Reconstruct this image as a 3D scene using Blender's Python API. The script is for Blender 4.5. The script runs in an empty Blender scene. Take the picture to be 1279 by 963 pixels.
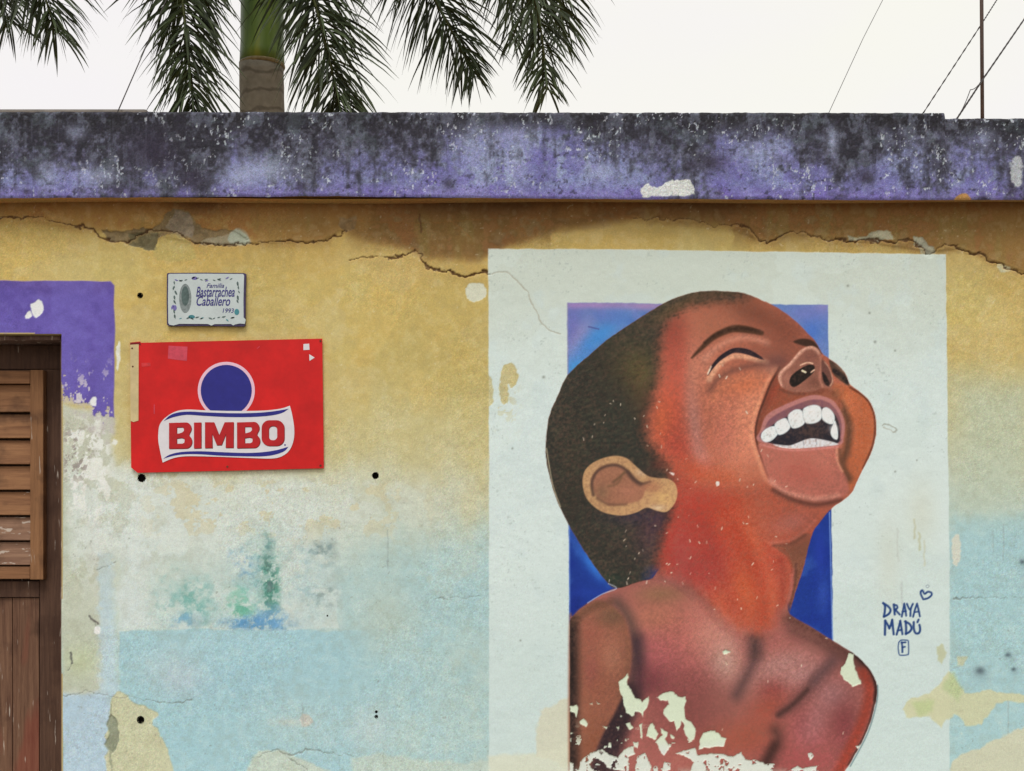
import bpy, bmesh, math, random
import numpy as np
from mathutils import Vector, Matrix
random.seed(4)
scene = bpy.context.scene
R = math.radians
# ---------------------------------------------------------------- CAMERA, SKY, SUN, EXPOSURE
S = 0.00275                      # metres on the wall face for one photograph pixel
CAM = Vector((0.0, -4.0, 1.60))
def zw(py): return 0.70 + (963 - py) * S
def P(px, py, Y=0.0):
    """point of depth Y (wall face = 0) seen at a photograph pixel"""
    k = (Y - CAM.y) / -CAM.y
    return Vector((k * (px - 639.5) * S, Y, CAM.z + k * (zw(py) - CAM.z)))
cam = bpy.data.cameras.new('camera'); cam_o = bpy.data.objects.new('camera', cam); scene.collection.objects.link(cam_o)
cam_o.location = CAM; cam_o.rotation_euler = (R(90), 0, 0)
cam.sensor_width = 36; cam.lens = 36 * 4.0 / (1279 * S); cam.shift_y = (zw(481.5) - CAM.z) / (1279 * S)
cam.clip_start = .05; cam.clip_end = 3000
scene.camera = cam_o
SUN_EL, SUN_AZ = 60, -10          # a high sun behind thin cloud, in front of the wall
w = bpy.data.worlds.new('World'); scene.world = w; w.use_nodes = True
nt = w.node_tree; nt.nodes.clear()
def WN(t): return nt.nodes.new(t)
sky = WN('ShaderNodeTexSky'); sky.sky_type = 'NISHITA'; sky.sun_disc = False
sky.sun_elevation = R(SUN_EL); sky.sun_rotation = R(180 - SUN_AZ); sky.dust_density = 4; sky.air_density = 1
b1 = WN('ShaderNodeBackground'); b1.inputs[1].default_value = .05; nt.links.new(sky.outputs[0], b1.inputs[0])
tc = WN('ShaderNodeTexCoord'); no = WN('ShaderNodeTexNoise'); no.inputs['Scale'].default_value = 2.2; no.inputs['Detail'].default_value = 4
mp = WN('ShaderNodeMapping'); mp.inputs['Scale'].default_value = (1, 1, 2.5); nt.links.new(tc.outputs['Generated'], mp.inputs[0]); nt.links.new(mp.outputs[0], no.inputs[0])
cr = WN('ShaderNodeValToRGB'); cr.color_ramp.elements[0].position = .35; cr.color_ramp.elements[1].position = .68
cr.color_ramp.elements[0].color = (.91, .88, .885, 1); cr.color_ramp.elements[1].color = (.93, .92, .83, 1)
nt.links.new(no.outputs[0], cr.inputs[0])
b2 = WN('ShaderNodeBackground'); b2.inputs[1].default_value = 1.0; nt.links.new(cr.outputs[0], b2.inputs[0])
mx = WN('ShaderNodeMixShader'); mx.inputs[0].default_value = .9; nt.links.new(b1.outputs[0], mx.inputs[1]); nt.links.new(b2.outputs[0], mx.inputs[2])
wo = WN('ShaderNodeOutputWorld'); nt.links.new(mx.outputs[0], wo.inputs[0])
sun = bpy.data.lights.new('sun', 'SUN'); sun.energy = 1.5; sun.angle = R(24); sun.color = (1, .985, .96)
sun_o = bpy.data.objects.new('sun', sun); scene.collection.objects.link(sun_o)
d = Vector((math.sin(R(SUN_AZ)) * math.cos(R(SUN_EL)), -math.cos(R(SUN_AZ)) * math.cos(R(SUN_EL)), math.sin(R(SUN_EL))))
sun_o.rotation_euler = d.to_track_quat('Z', 'Y').to_euler(); sun_o.location = (0, -6, 8)
vs = scene.view_settings; vs.view_transform = 'Standard'; vs.look = 'None'; vs.exposure = 0.16; vs.gamma = 1; vs.use_curve_mapping = False
GAIN = np.array((1.18, 1.22, 1.27))                      # painted colours were judged in the photograph's light: albedo = linear colour x GAIN

# ---------------------------------------------------------------- HELPERS
col = scene.collection
def lin(c): 
    c = np.asarray(c, float) / 255.; return np.where(c <= .04045, c / 12.92, ((c + .055) / 1.055) ** 2.4)
def L4(c, g=1.0): return tuple(np.clip(lin(c) * g, 0, .9)) + (1,)
def link(name, data, parent=None):
    o = bpy.data.objects.new(name, data); col.objects.link(o)
    if parent is not None: o.parent = parent
    return o
def tag(o, label=None, cat=None, group=None, kind=None):
    for k, v in (('label', label), ('category', cat), ('group', group), ('kind', kind)):
        if v: o[k] = v
    return o
def empty(name, loc=(0, 0, 0)):
    o = link(name, None); o.location = loc; o.empty_display_size = .2; return o
def mesh_obj(name, verts, faces, mat, parent=None, smooth=False):
    me = bpy.data.meshes.new(name); me.from_pydata([tuple(v) for v in verts], [], faces); me.update()
    if smooth: me.polygons.foreach_set('use_smooth', [True] * len(me.polygons))
    if mat: me.materials.append(mat)
    o = link(name, me); set_parent(o, parent); return o
def set_parent(o, parent):
    """meshes are written in world coordinates; children of a moved Empty keep their place"""
    if parent is None: return
    o.parent = parent; m = Matrix.Translation(parent_world(parent)); o.matrix_parent_inverse = m.inverted()
def parent_world(p):
    v = Vector(p.location)
    return v if p.type == 'EMPTY' else Vector((0, 0, 0)) if p.parent is None else Vector((0, 0, 0)) + (Vector(p.parent.location) if False else Vector((0, 0, 0)))
def bm_obj(name, bm, mat, parent=None, smooth=False):
    me = bpy.data.meshes.new(name); bm.normal_update(); bm.to_mesh(me); bm.free()
    if smooth: me.polygons.foreach_set('use_smooth', [True] * len(me.polygons))
    if mat: me.materials.append(mat)
    o = link(name, me); set_parent(o, parent); return o
def add_box(bm, x0, x1, y0, y1, z0, z1, bev=0, M=None):
    vs_ = [bm.verts.new(v) for v in ((x0, y0, z0), (x1, y0, z0), (x1, y1, z0), (x0, y1, z0), (x0, y0, z1), (x1, y0, z1), (x1, y1, z1), (x0, y1, z1))]
    fs = [bm.faces.new([vs_[i] for i in f]) for f in ((0, 1, 5, 4), (1, 2, 6, 5), (2, 3, 7, 6), (3, 0, 4, 7), (4, 5, 6, 7), (3, 2, 1, 0))]
    if bev: 
        es = list({e for f in fs for e in f.edges}); r = bmesh.ops.bevel(bm, geom=es, offset=bev, segments=2, affect='EDGES', profile=.6)
        vs_ = list({v for f in r['faces'] for v in f.verts} | {v for v in vs_ if v.is_valid})
    if M: bmesh.ops.transform(bm, matrix=M, verts=[v for v in vs_ if v.is_valid])
def box_obj(name, x0, x1, y0, y1, z0, z1, mat, parent=None, bev=0, M=None):
    bm = bmesh.new(); add_box(bm, x0, x1, y0, y1, z0, z1, bev, M); return bm_obj(name, bm, mat, parent)
def pxbox(name, px0, px1, py0, py1, Y, depth, mat, parent=None, bev=.002):
    """box whose FRONT face (depth Y) covers these photograph pixels; reaches back by depth"""
    a = P(px0, py1, Y); b = P(px1, py0, Y); return box_obj(name, a.x, b.x, Y, Y + depth, a.z, b.z, mat, parent, bev)
def tube(name, pts, rad, mat, parent=None, sides=8, smooth=True):
    bm = bmesh.new(); rings = []; pts = [Vector(p) for p in pts]
    rads = rad if isinstance(rad, (list, tuple)) else [rad] * len(pts); up = None
    for i, p in enumerate(pts):
        t = (pts[min(i + 1, len(pts) - 1)] - pts[max(i - 1, 0)]).normalized()
        a = t.orthogonal().normalized() if up is None else (up - t * up.dot(t)).normalized(); up = a; b = t.cross(a)
        rings.append([bm.verts.new(p + (a * math.cos(2 * math.pi * k / sides) + b * math.sin(2 * math.pi * k / sides)) * rads[i]) for k in range(sides)])
    for r0, r1 in zip(rings, rings[1:]):
        for k in range(sides): bm.faces.new((r0[k], r0[(k + 1) % sides], r1[(k + 1) % sides], r1[k]))
    bm.faces.new(rings[0][::-1]); bm.faces.new(rings[-1]); return bm_obj(name, bm, mat, parent, smooth)
def flat_shape(name, loops, Y, thick, mat, parent=None):
    """printed / cut flat shape from pixel outlines on the wall (holes are inner loops)"""
    cu = bpy.data.curves.new(name, 'CURVE'); cu.dimensions = '2D'; cu.fill_mode = 'BOTH'; cu.extrude = thick / 2
    for lp in loops:
        sp = cu.splines.new('POLY'); sp.points.add(len(lp) - 1); sp.use_cyclic_u = True
        for p, q in zip(sp.points, lp): v = P(q[0], q[1]); p.co = (v.x, v.z, 0, 1)
    return curve_mesh(name, cu, Y - thick / 2, mat, parent)
def curve_mesh(name, cu, Y, mat, parent, T=None):
    o = bpy.data.objects.new('tmp', cu); col.objects.link(o); bpy.context.view_layer.update()
    me = bpy.data.meshes.new_from_object(o.evaluated_get(bpy.context.evaluated_depsgraph_get())); bpy.data.objects.remove(o); bpy.data.curves.remove(cu)
    if T is not None: me.transform(T)
    me.transform(Matrix(((1, 0, 0, 0), (0, 0, -1, Y), (0, 1, 0, 0), (0, 0, 0, 1)))); me.name = name
    me.materials.clear(); me.materials.append(mat); o = link(name, me); set_parent(o, parent); return o

# ---------------------------------------------------------------- MATERIALS
def mat_new(name):
    m = bpy.data.materials.new(name); m.use_nodes = True; n = m.node_tree.nodes; return m, n, m.node_tree.links, n['Principled BSDF']
def plain(name, c, rough=.7, metal=0, var=.25, scale=30, stretch=(1, 1, 1), bump=.2, bscale=None, c2=None, spec=.3):
    """base colour broken up by noise, with a fine bump"""
    m, n, l, b = mat_new(name); tc = n.new('ShaderNodeTexCoord'); mp = n.new('ShaderNodeMapping'); mp.inputs['Scale'].default_value = stretch
    l.new(tc.outputs['Object'], mp.inputs[0]); no = n.new('ShaderNodeTexNoise'); no.inputs['Scale'].default_value = scale; no.inputs['Detail'].default_value = 6; no.inputs['Roughness'].default_value = .65; l.new(mp.outputs[0], no.inputs[0])
    r = n.new('ShaderNodeValToRGB'); e = r.color_ramp.elements; e[0].position = .32; e[1].position = .7
    A = np.array(L4(c)[:3]); e[0].color = tuple(A * (1 - var)) + (1,); e[1].color = (tuple(np.array(L4(c2)[:3])) if c2 else tuple(np.minimum(A * (1 + var), .9))) + (1,)
    l.new(no.outputs[0], r.inputs[0]); l.new(r.outputs[0], b.inputs['Base Color']); b.inputs['Roughness'].default_value = rough; b.inputs['Metallic'].default_value = metal; b.inputs['Specular IOR Level'].default_value = spec
    if bump:
        bu = n.new('ShaderNodeBump'); bu.inputs['Strength'].default_value = bump; bu.inputs['Distance'].default_value = .004
        if bscale:
            n2 = n.new('ShaderNodeTexNoise'); n2.inputs['Scale'].default_value = bscale; n2.inputs['Detail'].default_value = 3; l.new(mp.outputs[0], n2.inputs[0]); l.new(n2.outputs[0], bu.inputs['Height'])
        else: l.new(no.outputs[0], bu.inputs['Height'])
        l.new(bu.outputs[0], b.inputs['Normal'])
    return m
def painted_mat(name, grain=.10, rough=.88, bump=.35):
    """colour painted on the mesh points, with plaster grain on top"""
    m, n, l, b = mat_new(name); at = n.new('ShaderNodeAttribute'); at.attribute_name = 'paint'
    tc = n.new('ShaderNodeTexCoord'); no = n.new('ShaderNodeTexNoise'); no.inputs['Scale'].default_value = 230; no.inputs['Detail'].default_value = 2; l.new(tc.outputs['Object'], no.inputs[0])
    mr = n.new('ShaderNodeMapRange'); mr.inputs[1].default_value = .25; mr.inputs[2].default_value = .75; mr.inputs[3].default_value = 1 - grain * 1.5; mr.inputs[4].default_value = 1 + grain * 1.3; l.new(no.outputs[0], mr.inputs[0])
    mu = n.new('ShaderNodeVectorMath'); mu.operation = 'SCALE'; l.new(at.outputs['Color'], mu.inputs[0]); l.new(mr.outputs[0], mu.inputs['Scale']); l.new(mu.outputs[0], b.inputs['Base Color'])
    b.inputs['Roughness'].default_value = rough; b.inputs['Specular IOR Level'].default_value = .2
    n2 = n.new('ShaderNodeTexNoise'); n2.inputs['Scale'].default_value = 95; n2.inputs['Detail'].default_value = 5; n2.inputs['Roughness'].default_value = .6; l.new(tc.outputs['Object'], n2.inputs[0])
    bu = n.new('ShaderNodeBump'); bu.inputs['Strength'].default_value = bump; bu.inputs['Distance'].default_value = .003; l.new(n2.outputs[0], bu.inputs['Height']); l.new(bu.outputs[0], b.inputs['Normal'])
    return m
def wood_mat(name, c, c2, axis='z', peel=0, red=0):
    m, n, l, b = mat_new(name); tc = n.new('ShaderNodeTexCoord'); mp = n.new('ShaderNodeMapping')
    st = (26, 26, 1.6) if axis == 'z' else (1.6, 26, 26); mp.inputs['Scale'].default_value = st; l.new(tc.outputs['Object'], mp.inputs[0])
    no = n.new('ShaderNodeTexNoise'); no.inputs['Scale'].default_value = 3; no.inputs['Detail'].default_value = 8; no.inputs['Roughness'].default_value = .7; no.inputs['Distortion'].default_value = .4; l.new(mp.outputs[0], no.inputs[0])
    big = n.new('ShaderNodeTexNoise'); big.inputs['Scale'].default_value = 9; big.inputs['Detail'].default_value = 4; l.new(tc.outputs['Object'], big.inputs[0])
    r = n.new('ShaderNodeValToRGB'); e = r.color_ramp.elements; e[0].position = .3; e[1].position = .72; e[0].color = L4(c); e[1].color = L4(c2); l.new(no.outputs[0], r.inputs[0])
    base = r.outputs[0]
    def over(colr, fac_sock, lo, hi, amt):
        nonlocal base
        mr = n.new('ShaderNodeMapRange'); mr.inputs[1].default_value = lo; mr.inputs[2].default_value = hi; mr.inputs[4].default_value = amt; l.new(fac_sock, mr.inputs[0])
        mi = n.new('ShaderNodeMix'); mi.data_type = 'RGBA'; l.new(mr.outputs[0], mi.inputs[0]); l.new(base, mi.inputs[6]); mi.inputs[7].default_value = L4(colr); base = mi.outputs[2]
    over((66, 44, 34), big.outputs[0], .52, .68, .7)
    if red: 
        n3 = n.new('ShaderNodeTexNoise'); n3.inputs['Scale'].default_value = 6; mp3 = n.new('ShaderNodeMapping'); mp3.inputs['Scale'].default_value = (2, 2, .5); mp3.inputs['Location'].default_value = (3.1, 0, .4); l.new(tc.outputs['Object'], mp3.inputs[0]); l.new(mp3.outputs[0], n3.inputs[0]); over((138, 66, 52), n3.outputs[0], .5, .62, red)
    if peel:
        n4 = n.new('ShaderNodeTexNoise'); n4.inputs['Scale'].default_value = 34; n4.inputs['Detail'].default_value = 5; mp4 = n.new('ShaderNodeMapping'); mp4.inputs['Scale'].default_value = (.55, 1, 1.6) if axis == 'x' else (2.2, 1, .22); l.new(tc.outputs['Object'], mp4.inputs[0]); l.new(mp4.outputs[0], n4.inputs[0]); over((196, 182, 168), n4.outputs[0], .70 - peel, .74 - peel, .8)
    l.new(base, b.inputs['Base Color']); b.inputs['Roughness'].default_value = .75; b.inputs['Specular IOR Level'].default_value = .25
    bu = n.new('ShaderNodeBump'); bu.inputs['Strength'].default_value = .5; bu.inputs['Distance'].default_value = .003; l.new(no.outputs[0], bu.inputs['Height']); l.new(bu.outputs[0], b.inputs['Normal'])
    return m
# ---------------------------------------------------------------- PAINT (procedural, evaluated per vertex)
def _lat(seed):
    return np.random.RandomState(seed).rand(256, 256).astype(np.float32)
_LATS = {}
def vnoise(X, Y, sx, sy, seed):
    if seed not in _LATS: _LATS[seed] = _lat(seed)
    L = _LATS[seed]
    u = X / sx + 37.3 + seed * 1.7; v = Y / sy + 11.9 + seed * 2.3
    iu = np.floor(u).astype(np.int32); iv = np.floor(v).astype(np.int32)
    fu = (u - iu).astype(np.float32); fv = (v - iv).astype(np.float32)
    fu = fu * fu * (3 - 2 * fu); fv = fv * fv * (3 - 2 * fv)
    a = L[iv & 255, iu & 255]; b = L[iv & 255, (iu + 1) & 255]
    c = L[(iv + 1) & 255, iu & 255]; d = L[(iv + 1) & 255, (iu + 1) & 255]
    return (a + (b - a) * fu) * (1 - fv) + (c + (d - c) * fu) * fv
def fbm(X, Y, sx, sy=None, seed=1, octs=4, gain=0.55):
    sy = sx if sy is None else sy
    t = np.zeros(X.shape, np.float32); amp = 1.0; tot = 0.0
    for o in range(octs):
        t += amp * vnoise(X, Y, sx / 2 ** o, sy / 2 ** o, seed * 13 + o); tot += amp; amp *= gain
    return t / tot                                   # about 0.5 +- 0.17
def sstep(a, b, v):
    t = np.clip((v - a) / (b - a), 0, 1); return t * t * (3 - 2 * t)
def spline(pts, closed=False, n=5):
    P = np.array(pts, float); N = len(P); out = []
    rng = range(N) if closed else range(N - 1)
    for i in rng:
        if closed: p0, p1, p2, p3 = P[i - 1], P[i], P[(i + 1) % N], P[(i + 2) % N]
        else: p0, p1, p2, p3 = P[max(i - 1, 0)], P[i], P[i + 1], P[min(i + 2, N - 1)]
        for k in range(n):
            t = k / n
            out.append(0.5 * (2 * p1 + (p2 - p0) * t + (2 * p0 - 5 * p1 + 4 * p2 - p3) * t * t + (3 * p1 - p0 - 3 * p2 + p3) * t ** 3))
    if not closed: out.append(P[-1])
    return np.array(out)
class Canvas:
    """colour (sRGB 0..255), relief height in metres and object id for a grid of wall points"""
    def __init__(s, x0, x1, nx, y0, y1, ny):
        s.x = np.linspace(x0, x1, nx); s.y = np.linspace(y0, y1, ny)
        s.X, s.Y = np.meshgrid(s.x.astype(np.float32), s.y.astype(np.float32))
        s.C = np.zeros(s.X.shape + (3,), np.float32); s.H = np.zeros(s.X.shape, np.float32)
        s.I = np.zeros(s.X.shape, np.int32); s.st = max((x1 - x0) / (nx - 1), (y1 - y0) / (ny - 1))
    def box(s, a, b, c, d):
        i0, i1 = np.searchsorted(s.x, [a, b]); j0, j1 = np.searchsorted(s.y, [c, d])
        return (slice(max(j0 - 1, 0), j1 + 1), slice(max(i0 - 1, 0), i1 + 1))
    def put(s, sl, m, col, clip=None):
        m = np.clip(m, 0, 1)
        if clip is not None: m = m * clip[sl]
        s.C[sl] += (np.asarray(col, np.float32) - s.C[sl]) * m[..., None]
    def fill(s, m, col): s.put((slice(None), slice(None)), m, col)
    def sdist(s, pts, pad, smooth=True, n=4, warp=0, wseed=5, wscale=6):
        P = spline(pts, True, n) if smooth else np.array(pts, float)
        sl = s.box(P[:, 0].min() - pad, P[:, 0].max() + pad, P[:, 1].min() - pad, P[:, 1].max() + pad)
        X = s.X[sl]; Y = s.Y[sl]
        if X.size == 0: return sl, np.zeros(X.shape, np.float32)
        if warp:
            X = X + (fbm(X, Y, wscale, None, wseed, 3) - .5) * warp * 2; Y = Y + (fbm(X, Y, wscale, None, wseed + 1, 3) - .5) * warp * 2
        D = np.full(X.shape, 1e9, np.float32); ins = np.zeros(X.shape, bool)
        for (ax, ay), (bx, by) in zip(P, np.roll(P, -1, 0)):
            dx, dy = bx - ax, by - ay; L = dx * dx + dy * dy
            if L < 1e-9: continue
            t = np.clip(((X - ax) * dx + (Y - ay) * dy) / L, 0, 1)
            D = np.minimum(D, (X - ax - t * dx) ** 2 + (Y - ay - t * dy) ** 2)
            if ay != by:
                c = ((ay > Y) != (by > Y)) & (X < dx * (Y - ay) / dy + ax); ins ^= c
        D = np.sqrt(D); return sl, np.where(ins, -D, D)
    def poly(s, pts, col=None, soft=.7, alpha=1, clip=None, smooth=True, warp=0, wscale=6, wseed=5, ident=None, h=None, n=4):
        soft = max(soft, .5 * s.st)
        sl, d = s.sdist(pts, soft + warp * 1.2 + 3, smooth, n, warp, wseed, wscale)
        m = sstep(soft, -soft, d)
        if col is not None: s.put(sl, m * alpha, col, clip)
        if ident is not None: s.I[sl] = np.where(d < 0, ident, s.I[sl])
        if h is not None: s.H[sl] += h * m
        return sl, m
    def mask(s, pts, soft=.7, **k):
        M = np.zeros(s.X.shape, np.float32); sl, m = s.poly(pts, None, soft, **k); M[sl] = m; return M
    def stroke(s, pts, w, col=None, soft=.7, alpha=1, clip=None, smooth=True, h=None, warp=0, wscale=6, wseed=5, ident=None, n=4):
        P = np.array([tuple(p) + ((w,) if len(p) == 2 else ()) for p in pts], float)
        if smooth and len(P) > 2: P = spline(P, False, n)
        W = P[:, 2].max(); soft = max(soft, .5 * s.st); pad = W + soft * 2 + warp * 2 + 2
        sl = s.box(P[:, 0].min() - pad, P[:, 0].max() + pad, P[:, 1].min() - pad, P[:, 1].max() + pad)
        X = s.X[sl]; Y = s.Y[sl]
        if X.size == 0: return
        if warp:
            X = X + (fbm(X, Y, wscale, None, wseed, 3) - .5) * warp * 2; Y = Y + (fbm(X, Y, wscale, None, wseed + 1, 3) - .5) * warp * 2
        D = np.full(X.shape, 1e9, np.float32)
        for (ax, ay, aw), (bx, by, bw) in zip(P[:-1], P[1:]):
            dx, dy = bx - ax, by - ay; L = dx * dx + dy * dy + 1e-9
            t = np.clip(((X - ax) * dx + (Y - ay) * dy) / L, 0, 1)
            D = np.minimum(D, np.sqrt((X - ax - t * dx) ** 2 + (Y - ay - t * dy) ** 2) - (aw + (bw - aw) * t) / 2)
        m = sstep(soft, -soft, D)
        if col is not None: s.put(sl, m * alpha, col, clip)
        if h is not None: s.H[sl] += h * m
        if ident is not None: s.I[sl] = np.where(D < .3, ident, s.I[sl])
    def blob(s, cx, cy, rx, ry, col, a=1., rot=0, clip=None):
        R = max(rx, ry) * 2.4; sl = s.box(cx - R, cx + R, cy - R, cy + R)
        X = s.X[sl] - cx; Y = s.Y[sl] - cy; c, q = math.cos(math.radians(rot)), math.sin(math.radians(rot))
        s.put(sl, a * np.exp(-(((X * c + Y * q) / rx) ** 2 + ((Y * c - X * q) / ry) ** 2)), col, clip)
def zz(ox, oy, sc, pts): return [(ox + x / sc, oy + y / sc) for x, y in pts]
ID_WALL, ID_SURROUND, ID_PANEL, ID_BLUE, ID_HAIR, ID_EAR, ID_FACE, ID_MOUTH, ID_TORSO, ID_SIGN = range(10)

CRACKS = [  # the lip of the old plaster under the roof edge: main line
    [(-20, 272), (14, 273), (50, 272), (80, 280), (105, 283), (118, 287), (135, 300), (160, 301), (185, 288), (205, 286), (230, 296), (250, 305), (300, 305), (335, 303), (360, 301), (395, 303), (425, 293), (434, 288)],
    [(438, 325), (470, 320), (500, 322), (520, 313), (535, 334), (560, 338), (582, 346), (604, 340), (614, 343)],
    [(614, 343), (632, 340), (646, 350), (656, 362), (668, 385), (682, 410), (700, 417)],
    [(790, 272), (850, 274), (905, 283), (930, 281), (942, 295), (957, 304), (972, 296), (988, 290), (1005, 291), (1030, 299), (1060, 300), (1090, 301), (1115, 303), (1135, 300), (1150, 310), (1163, 317), (1182, 305), (1200, 311), (1225, 320), (1262, 336), (1300, 345)],
]
def paint_wall(c, detail=True):
    X, Y = c.X, c.Y
    n1 = fbm(X, Y, 160, 160, 1, 5) - .5; n2 = fbm(X, Y, 40, 60, 2, 4) - .5; n3 = fbm(X, Y, 9, 9, 3, 3) - .5
    n4 = fbm(X, Y, 18, 90, 4, 4) - .5; n5 = fbm(X, Y, 70, 45, 5, 5, .62) - .5
    one = (slice(None), slice(None))
    # yellow wash over older layers
    c.C[:] = (197, 169, 98)
    c.fill(sstep(.02, .25, n2 + .3 * n3) * .5, (184, 156, 92))
    c.fill(sstep(0, .25, n1 + .3 * n2) * .45, (190, 178, 118))
    # worn coats: domain-warped edges between thin washes
    wx = X + 60 * (fbm(X, Y, 55, None, 8, 4, .6) - .5); wy = Y + 60 * (fbm(X, Y, 55, None, 9, 4, .6) - .5)
    c.fill(sstep(.545, .57, fbm(wx, wy, 110, 80, 10, 4)) * .35, (196, 176, 122)); c.fill(sstep(.56, .6, fbm(wx, wy, 70, 120, 11, 4)) * .35, (176, 158, 96))
    # the band under the roof edge: older ochre coat, its brown deepened by painted eave shade
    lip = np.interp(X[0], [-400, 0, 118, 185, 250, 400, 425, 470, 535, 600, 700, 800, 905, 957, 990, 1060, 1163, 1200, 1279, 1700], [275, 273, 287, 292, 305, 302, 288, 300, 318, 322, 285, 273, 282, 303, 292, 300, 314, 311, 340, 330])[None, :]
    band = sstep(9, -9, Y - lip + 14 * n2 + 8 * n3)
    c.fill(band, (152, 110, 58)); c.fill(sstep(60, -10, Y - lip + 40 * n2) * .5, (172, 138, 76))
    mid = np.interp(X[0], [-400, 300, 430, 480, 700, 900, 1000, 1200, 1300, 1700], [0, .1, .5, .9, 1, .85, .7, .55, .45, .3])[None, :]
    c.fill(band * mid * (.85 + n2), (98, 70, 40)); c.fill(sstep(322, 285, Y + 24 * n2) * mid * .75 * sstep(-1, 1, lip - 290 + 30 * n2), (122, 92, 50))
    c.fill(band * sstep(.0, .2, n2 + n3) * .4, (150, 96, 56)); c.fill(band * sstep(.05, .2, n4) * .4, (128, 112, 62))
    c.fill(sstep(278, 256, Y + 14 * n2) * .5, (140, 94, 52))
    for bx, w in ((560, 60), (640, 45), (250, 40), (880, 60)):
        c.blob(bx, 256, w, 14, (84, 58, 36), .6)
    # pale cream then white then blue at the foot
    fade = Y + 55 * n1 + 45 * n4 + 20 * n5
    left = np.interp(X[0], [-300, 60, 150, 300, 420, 470, 560, 610, 1180, 1190, 1279, 1600], [560, 545, 560, 585, 560, 545, 560, 560, 480, 500, 520, 540])[None, :]
    c.fill(sstep(-110, 40, fade - left) * .8, (194, 185, 140))
    c.fill(sstep(-20, 70, fade - left - 25) * .85, (190, 192, 168)); c.fill(sstep(0, 60, fade - left - 60) * .7, (188, 198, 184))
    bl = np.interp(X[0], [-300, 150, 300, 420, 600, 1185, 1279, 1600], [770, 780, 750, 690, 660, 640, 640, 690])[None, :]
    c.fill(sstep(-60, 60, fade - bl) * .86, (163, 192, 193))
    c.fill(sstep(.0, .22, n5 + .5 * n1) * sstep(-20, 60, fade - bl) * .3, (180, 194, 184))
    c.fill(sstep(.03, .2, -n2 - .4 * n1) * sstep(0, 80, fade - bl) * .4, (156, 188, 192))
    c.fill(sstep(.54, .565, fbm(wx, wy, 60, 60, 12, 4)) * sstep(-60, 40, fade - left) * .12, (206, 206, 184)); c.fill(sstep(.55, .575, fbm(wx, wy, 45, 70, 14, 4)) * sstep(-20, 60, fade - bl) * .35, (172, 200, 202))
    if not detail: return
    # right strip
    c.poly([(1187, 648), (1300, 640), (1300, 990), (1187, 990)], (160, 193, 196), 10, .8, warp=10, wscale=40, smooth=False)
    c.poly([(1187, 470), (1300, 470), (1300, 640), (1187, 640)], (180, 190, 168), 40, .75, smooth=False)
    # dry pale band at the side of the door, below the purple
    c.poly([(77, 500), (140, 520), (142, 640), (136, 800), (128, 870), (77, 868)], (190, 192, 176), 5, .9, warp=8, wscale=30, smooth=False)
    c.poly([(77, 600), (122, 610), (128, 780), (118, 862), (77, 862)], (178, 182, 160), 9, .6, warp=10, wscale=30, smooth=False)
    c.blob(88, 650, 16, 40, (166, 176, 150), .5); c.blob(120, 675, 9, 40, (190, 178, 168), .6); c.blob(100, 825, 22, 22, (184, 192, 150), .6)
    c.poly([(77, 866), (136, 868), (140, 990), (77, 990)], (172, 192, 206), 5, .9, warp=6, wscale=20, smooth=False)
    c.poly([(122, 690), (142, 690), (146, 870), (126, 870)], (180, 200, 208), 5, .8, warp=6, smooth=False)
    # whitewashed ghost of an old notice
    c.poly([(156, 630), (400, 625), (416, 780), (300, 787), (152, 786)], (196, 206, 198), 16, .95, warp=16, wscale=45, smooth=False)
    c.poly([(146, 740), (424, 735), (424, 785), (300, 787), (148, 786)], (200, 209, 202), 1.2, .7, warp=6, wscale=30, smooth=False)
    c.poly([(150, 610), (180, 606), (188, 780), (150, 786)], (202, 210, 206), 6, .6, warp=10, wscale=40, smooth=False)
    for q in range(14): c.blob(165 + 17 * q + 9 * math.sin(q * 5), 615 + 12 * math.sin(q * 3.1), 16, 16, (202, 208, 198), .5)
    c.poly([(140, 600), (600, 598), (560, 640), (420, 660), (150, 660)], (198, 203, 188), 30, .55, warp=24, wscale=60, smooth=False)
    sl, m = c.poly([(150, 787.5), (420, 786), (640, 790), (640, 1000), (150, 1000)], None, 1.2, smooth=False, warp=5, wscale=40); c.put(sl, m * .85 * sstep(560, 400, X[sl] + 90 * n1[sl] + 40 * n2[sl]), (156, 191, 198))
    c.blob(215, 830, 40, 26, (180, 194, 194), .5); c.blob(300, 850, 70, 30, (154, 188, 197), .6); c.blob(375, 905, 60, 40, (172, 193, 190), .6)
    c.blob(225, 850, 30, 20, (180, 188, 194), .5); c.blob(480, 770, 40, 50, (180, 184, 164), .45); c.blob(465, 910, 30, 30, (192, 200, 196), .5)
    c.poly([(90, 600), (430, 604), (440, 690), (300, 700), (95, 690)], (201, 208, 199), 34, .6, warp=26, wscale=50, smooth=False)
    wf = fbm(X, Y, 22, 30, 46, 5, .64); rg = sstep(0, 20, X - 77) * sstep(330, 150, X) * sstep(560, 600, Y) * sstep(800, 640, Y); c.fill(rg * sstep(.5, .53, wf) * .75, (210, 215, 207)); c.fill(rg * sstep(.47, .44, wf) * .35, (186, 184, 160))
    rg = sstep(150, 230, X) * sstep(600, 420, X) * sstep(590, 610, Y) * sstep(700, 640, Y); c.fill(rg * sstep(.5, .52, fbm(X, Y, 40, 26, 47, 5, .62)) * .5, (206, 211, 200)); c.fill(rg * sstep(.56, .58, fbm(X, Y, 26, 22, 48, 5, .62)) * .5, (200, 184, 140))
    # teal and blue remains of an old painted notice
    g = fbm(X, Y, 14, 12, 21, 4, .65); g2 = fbm(X, Y, 5, 5, 22, 3, .7)
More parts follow.
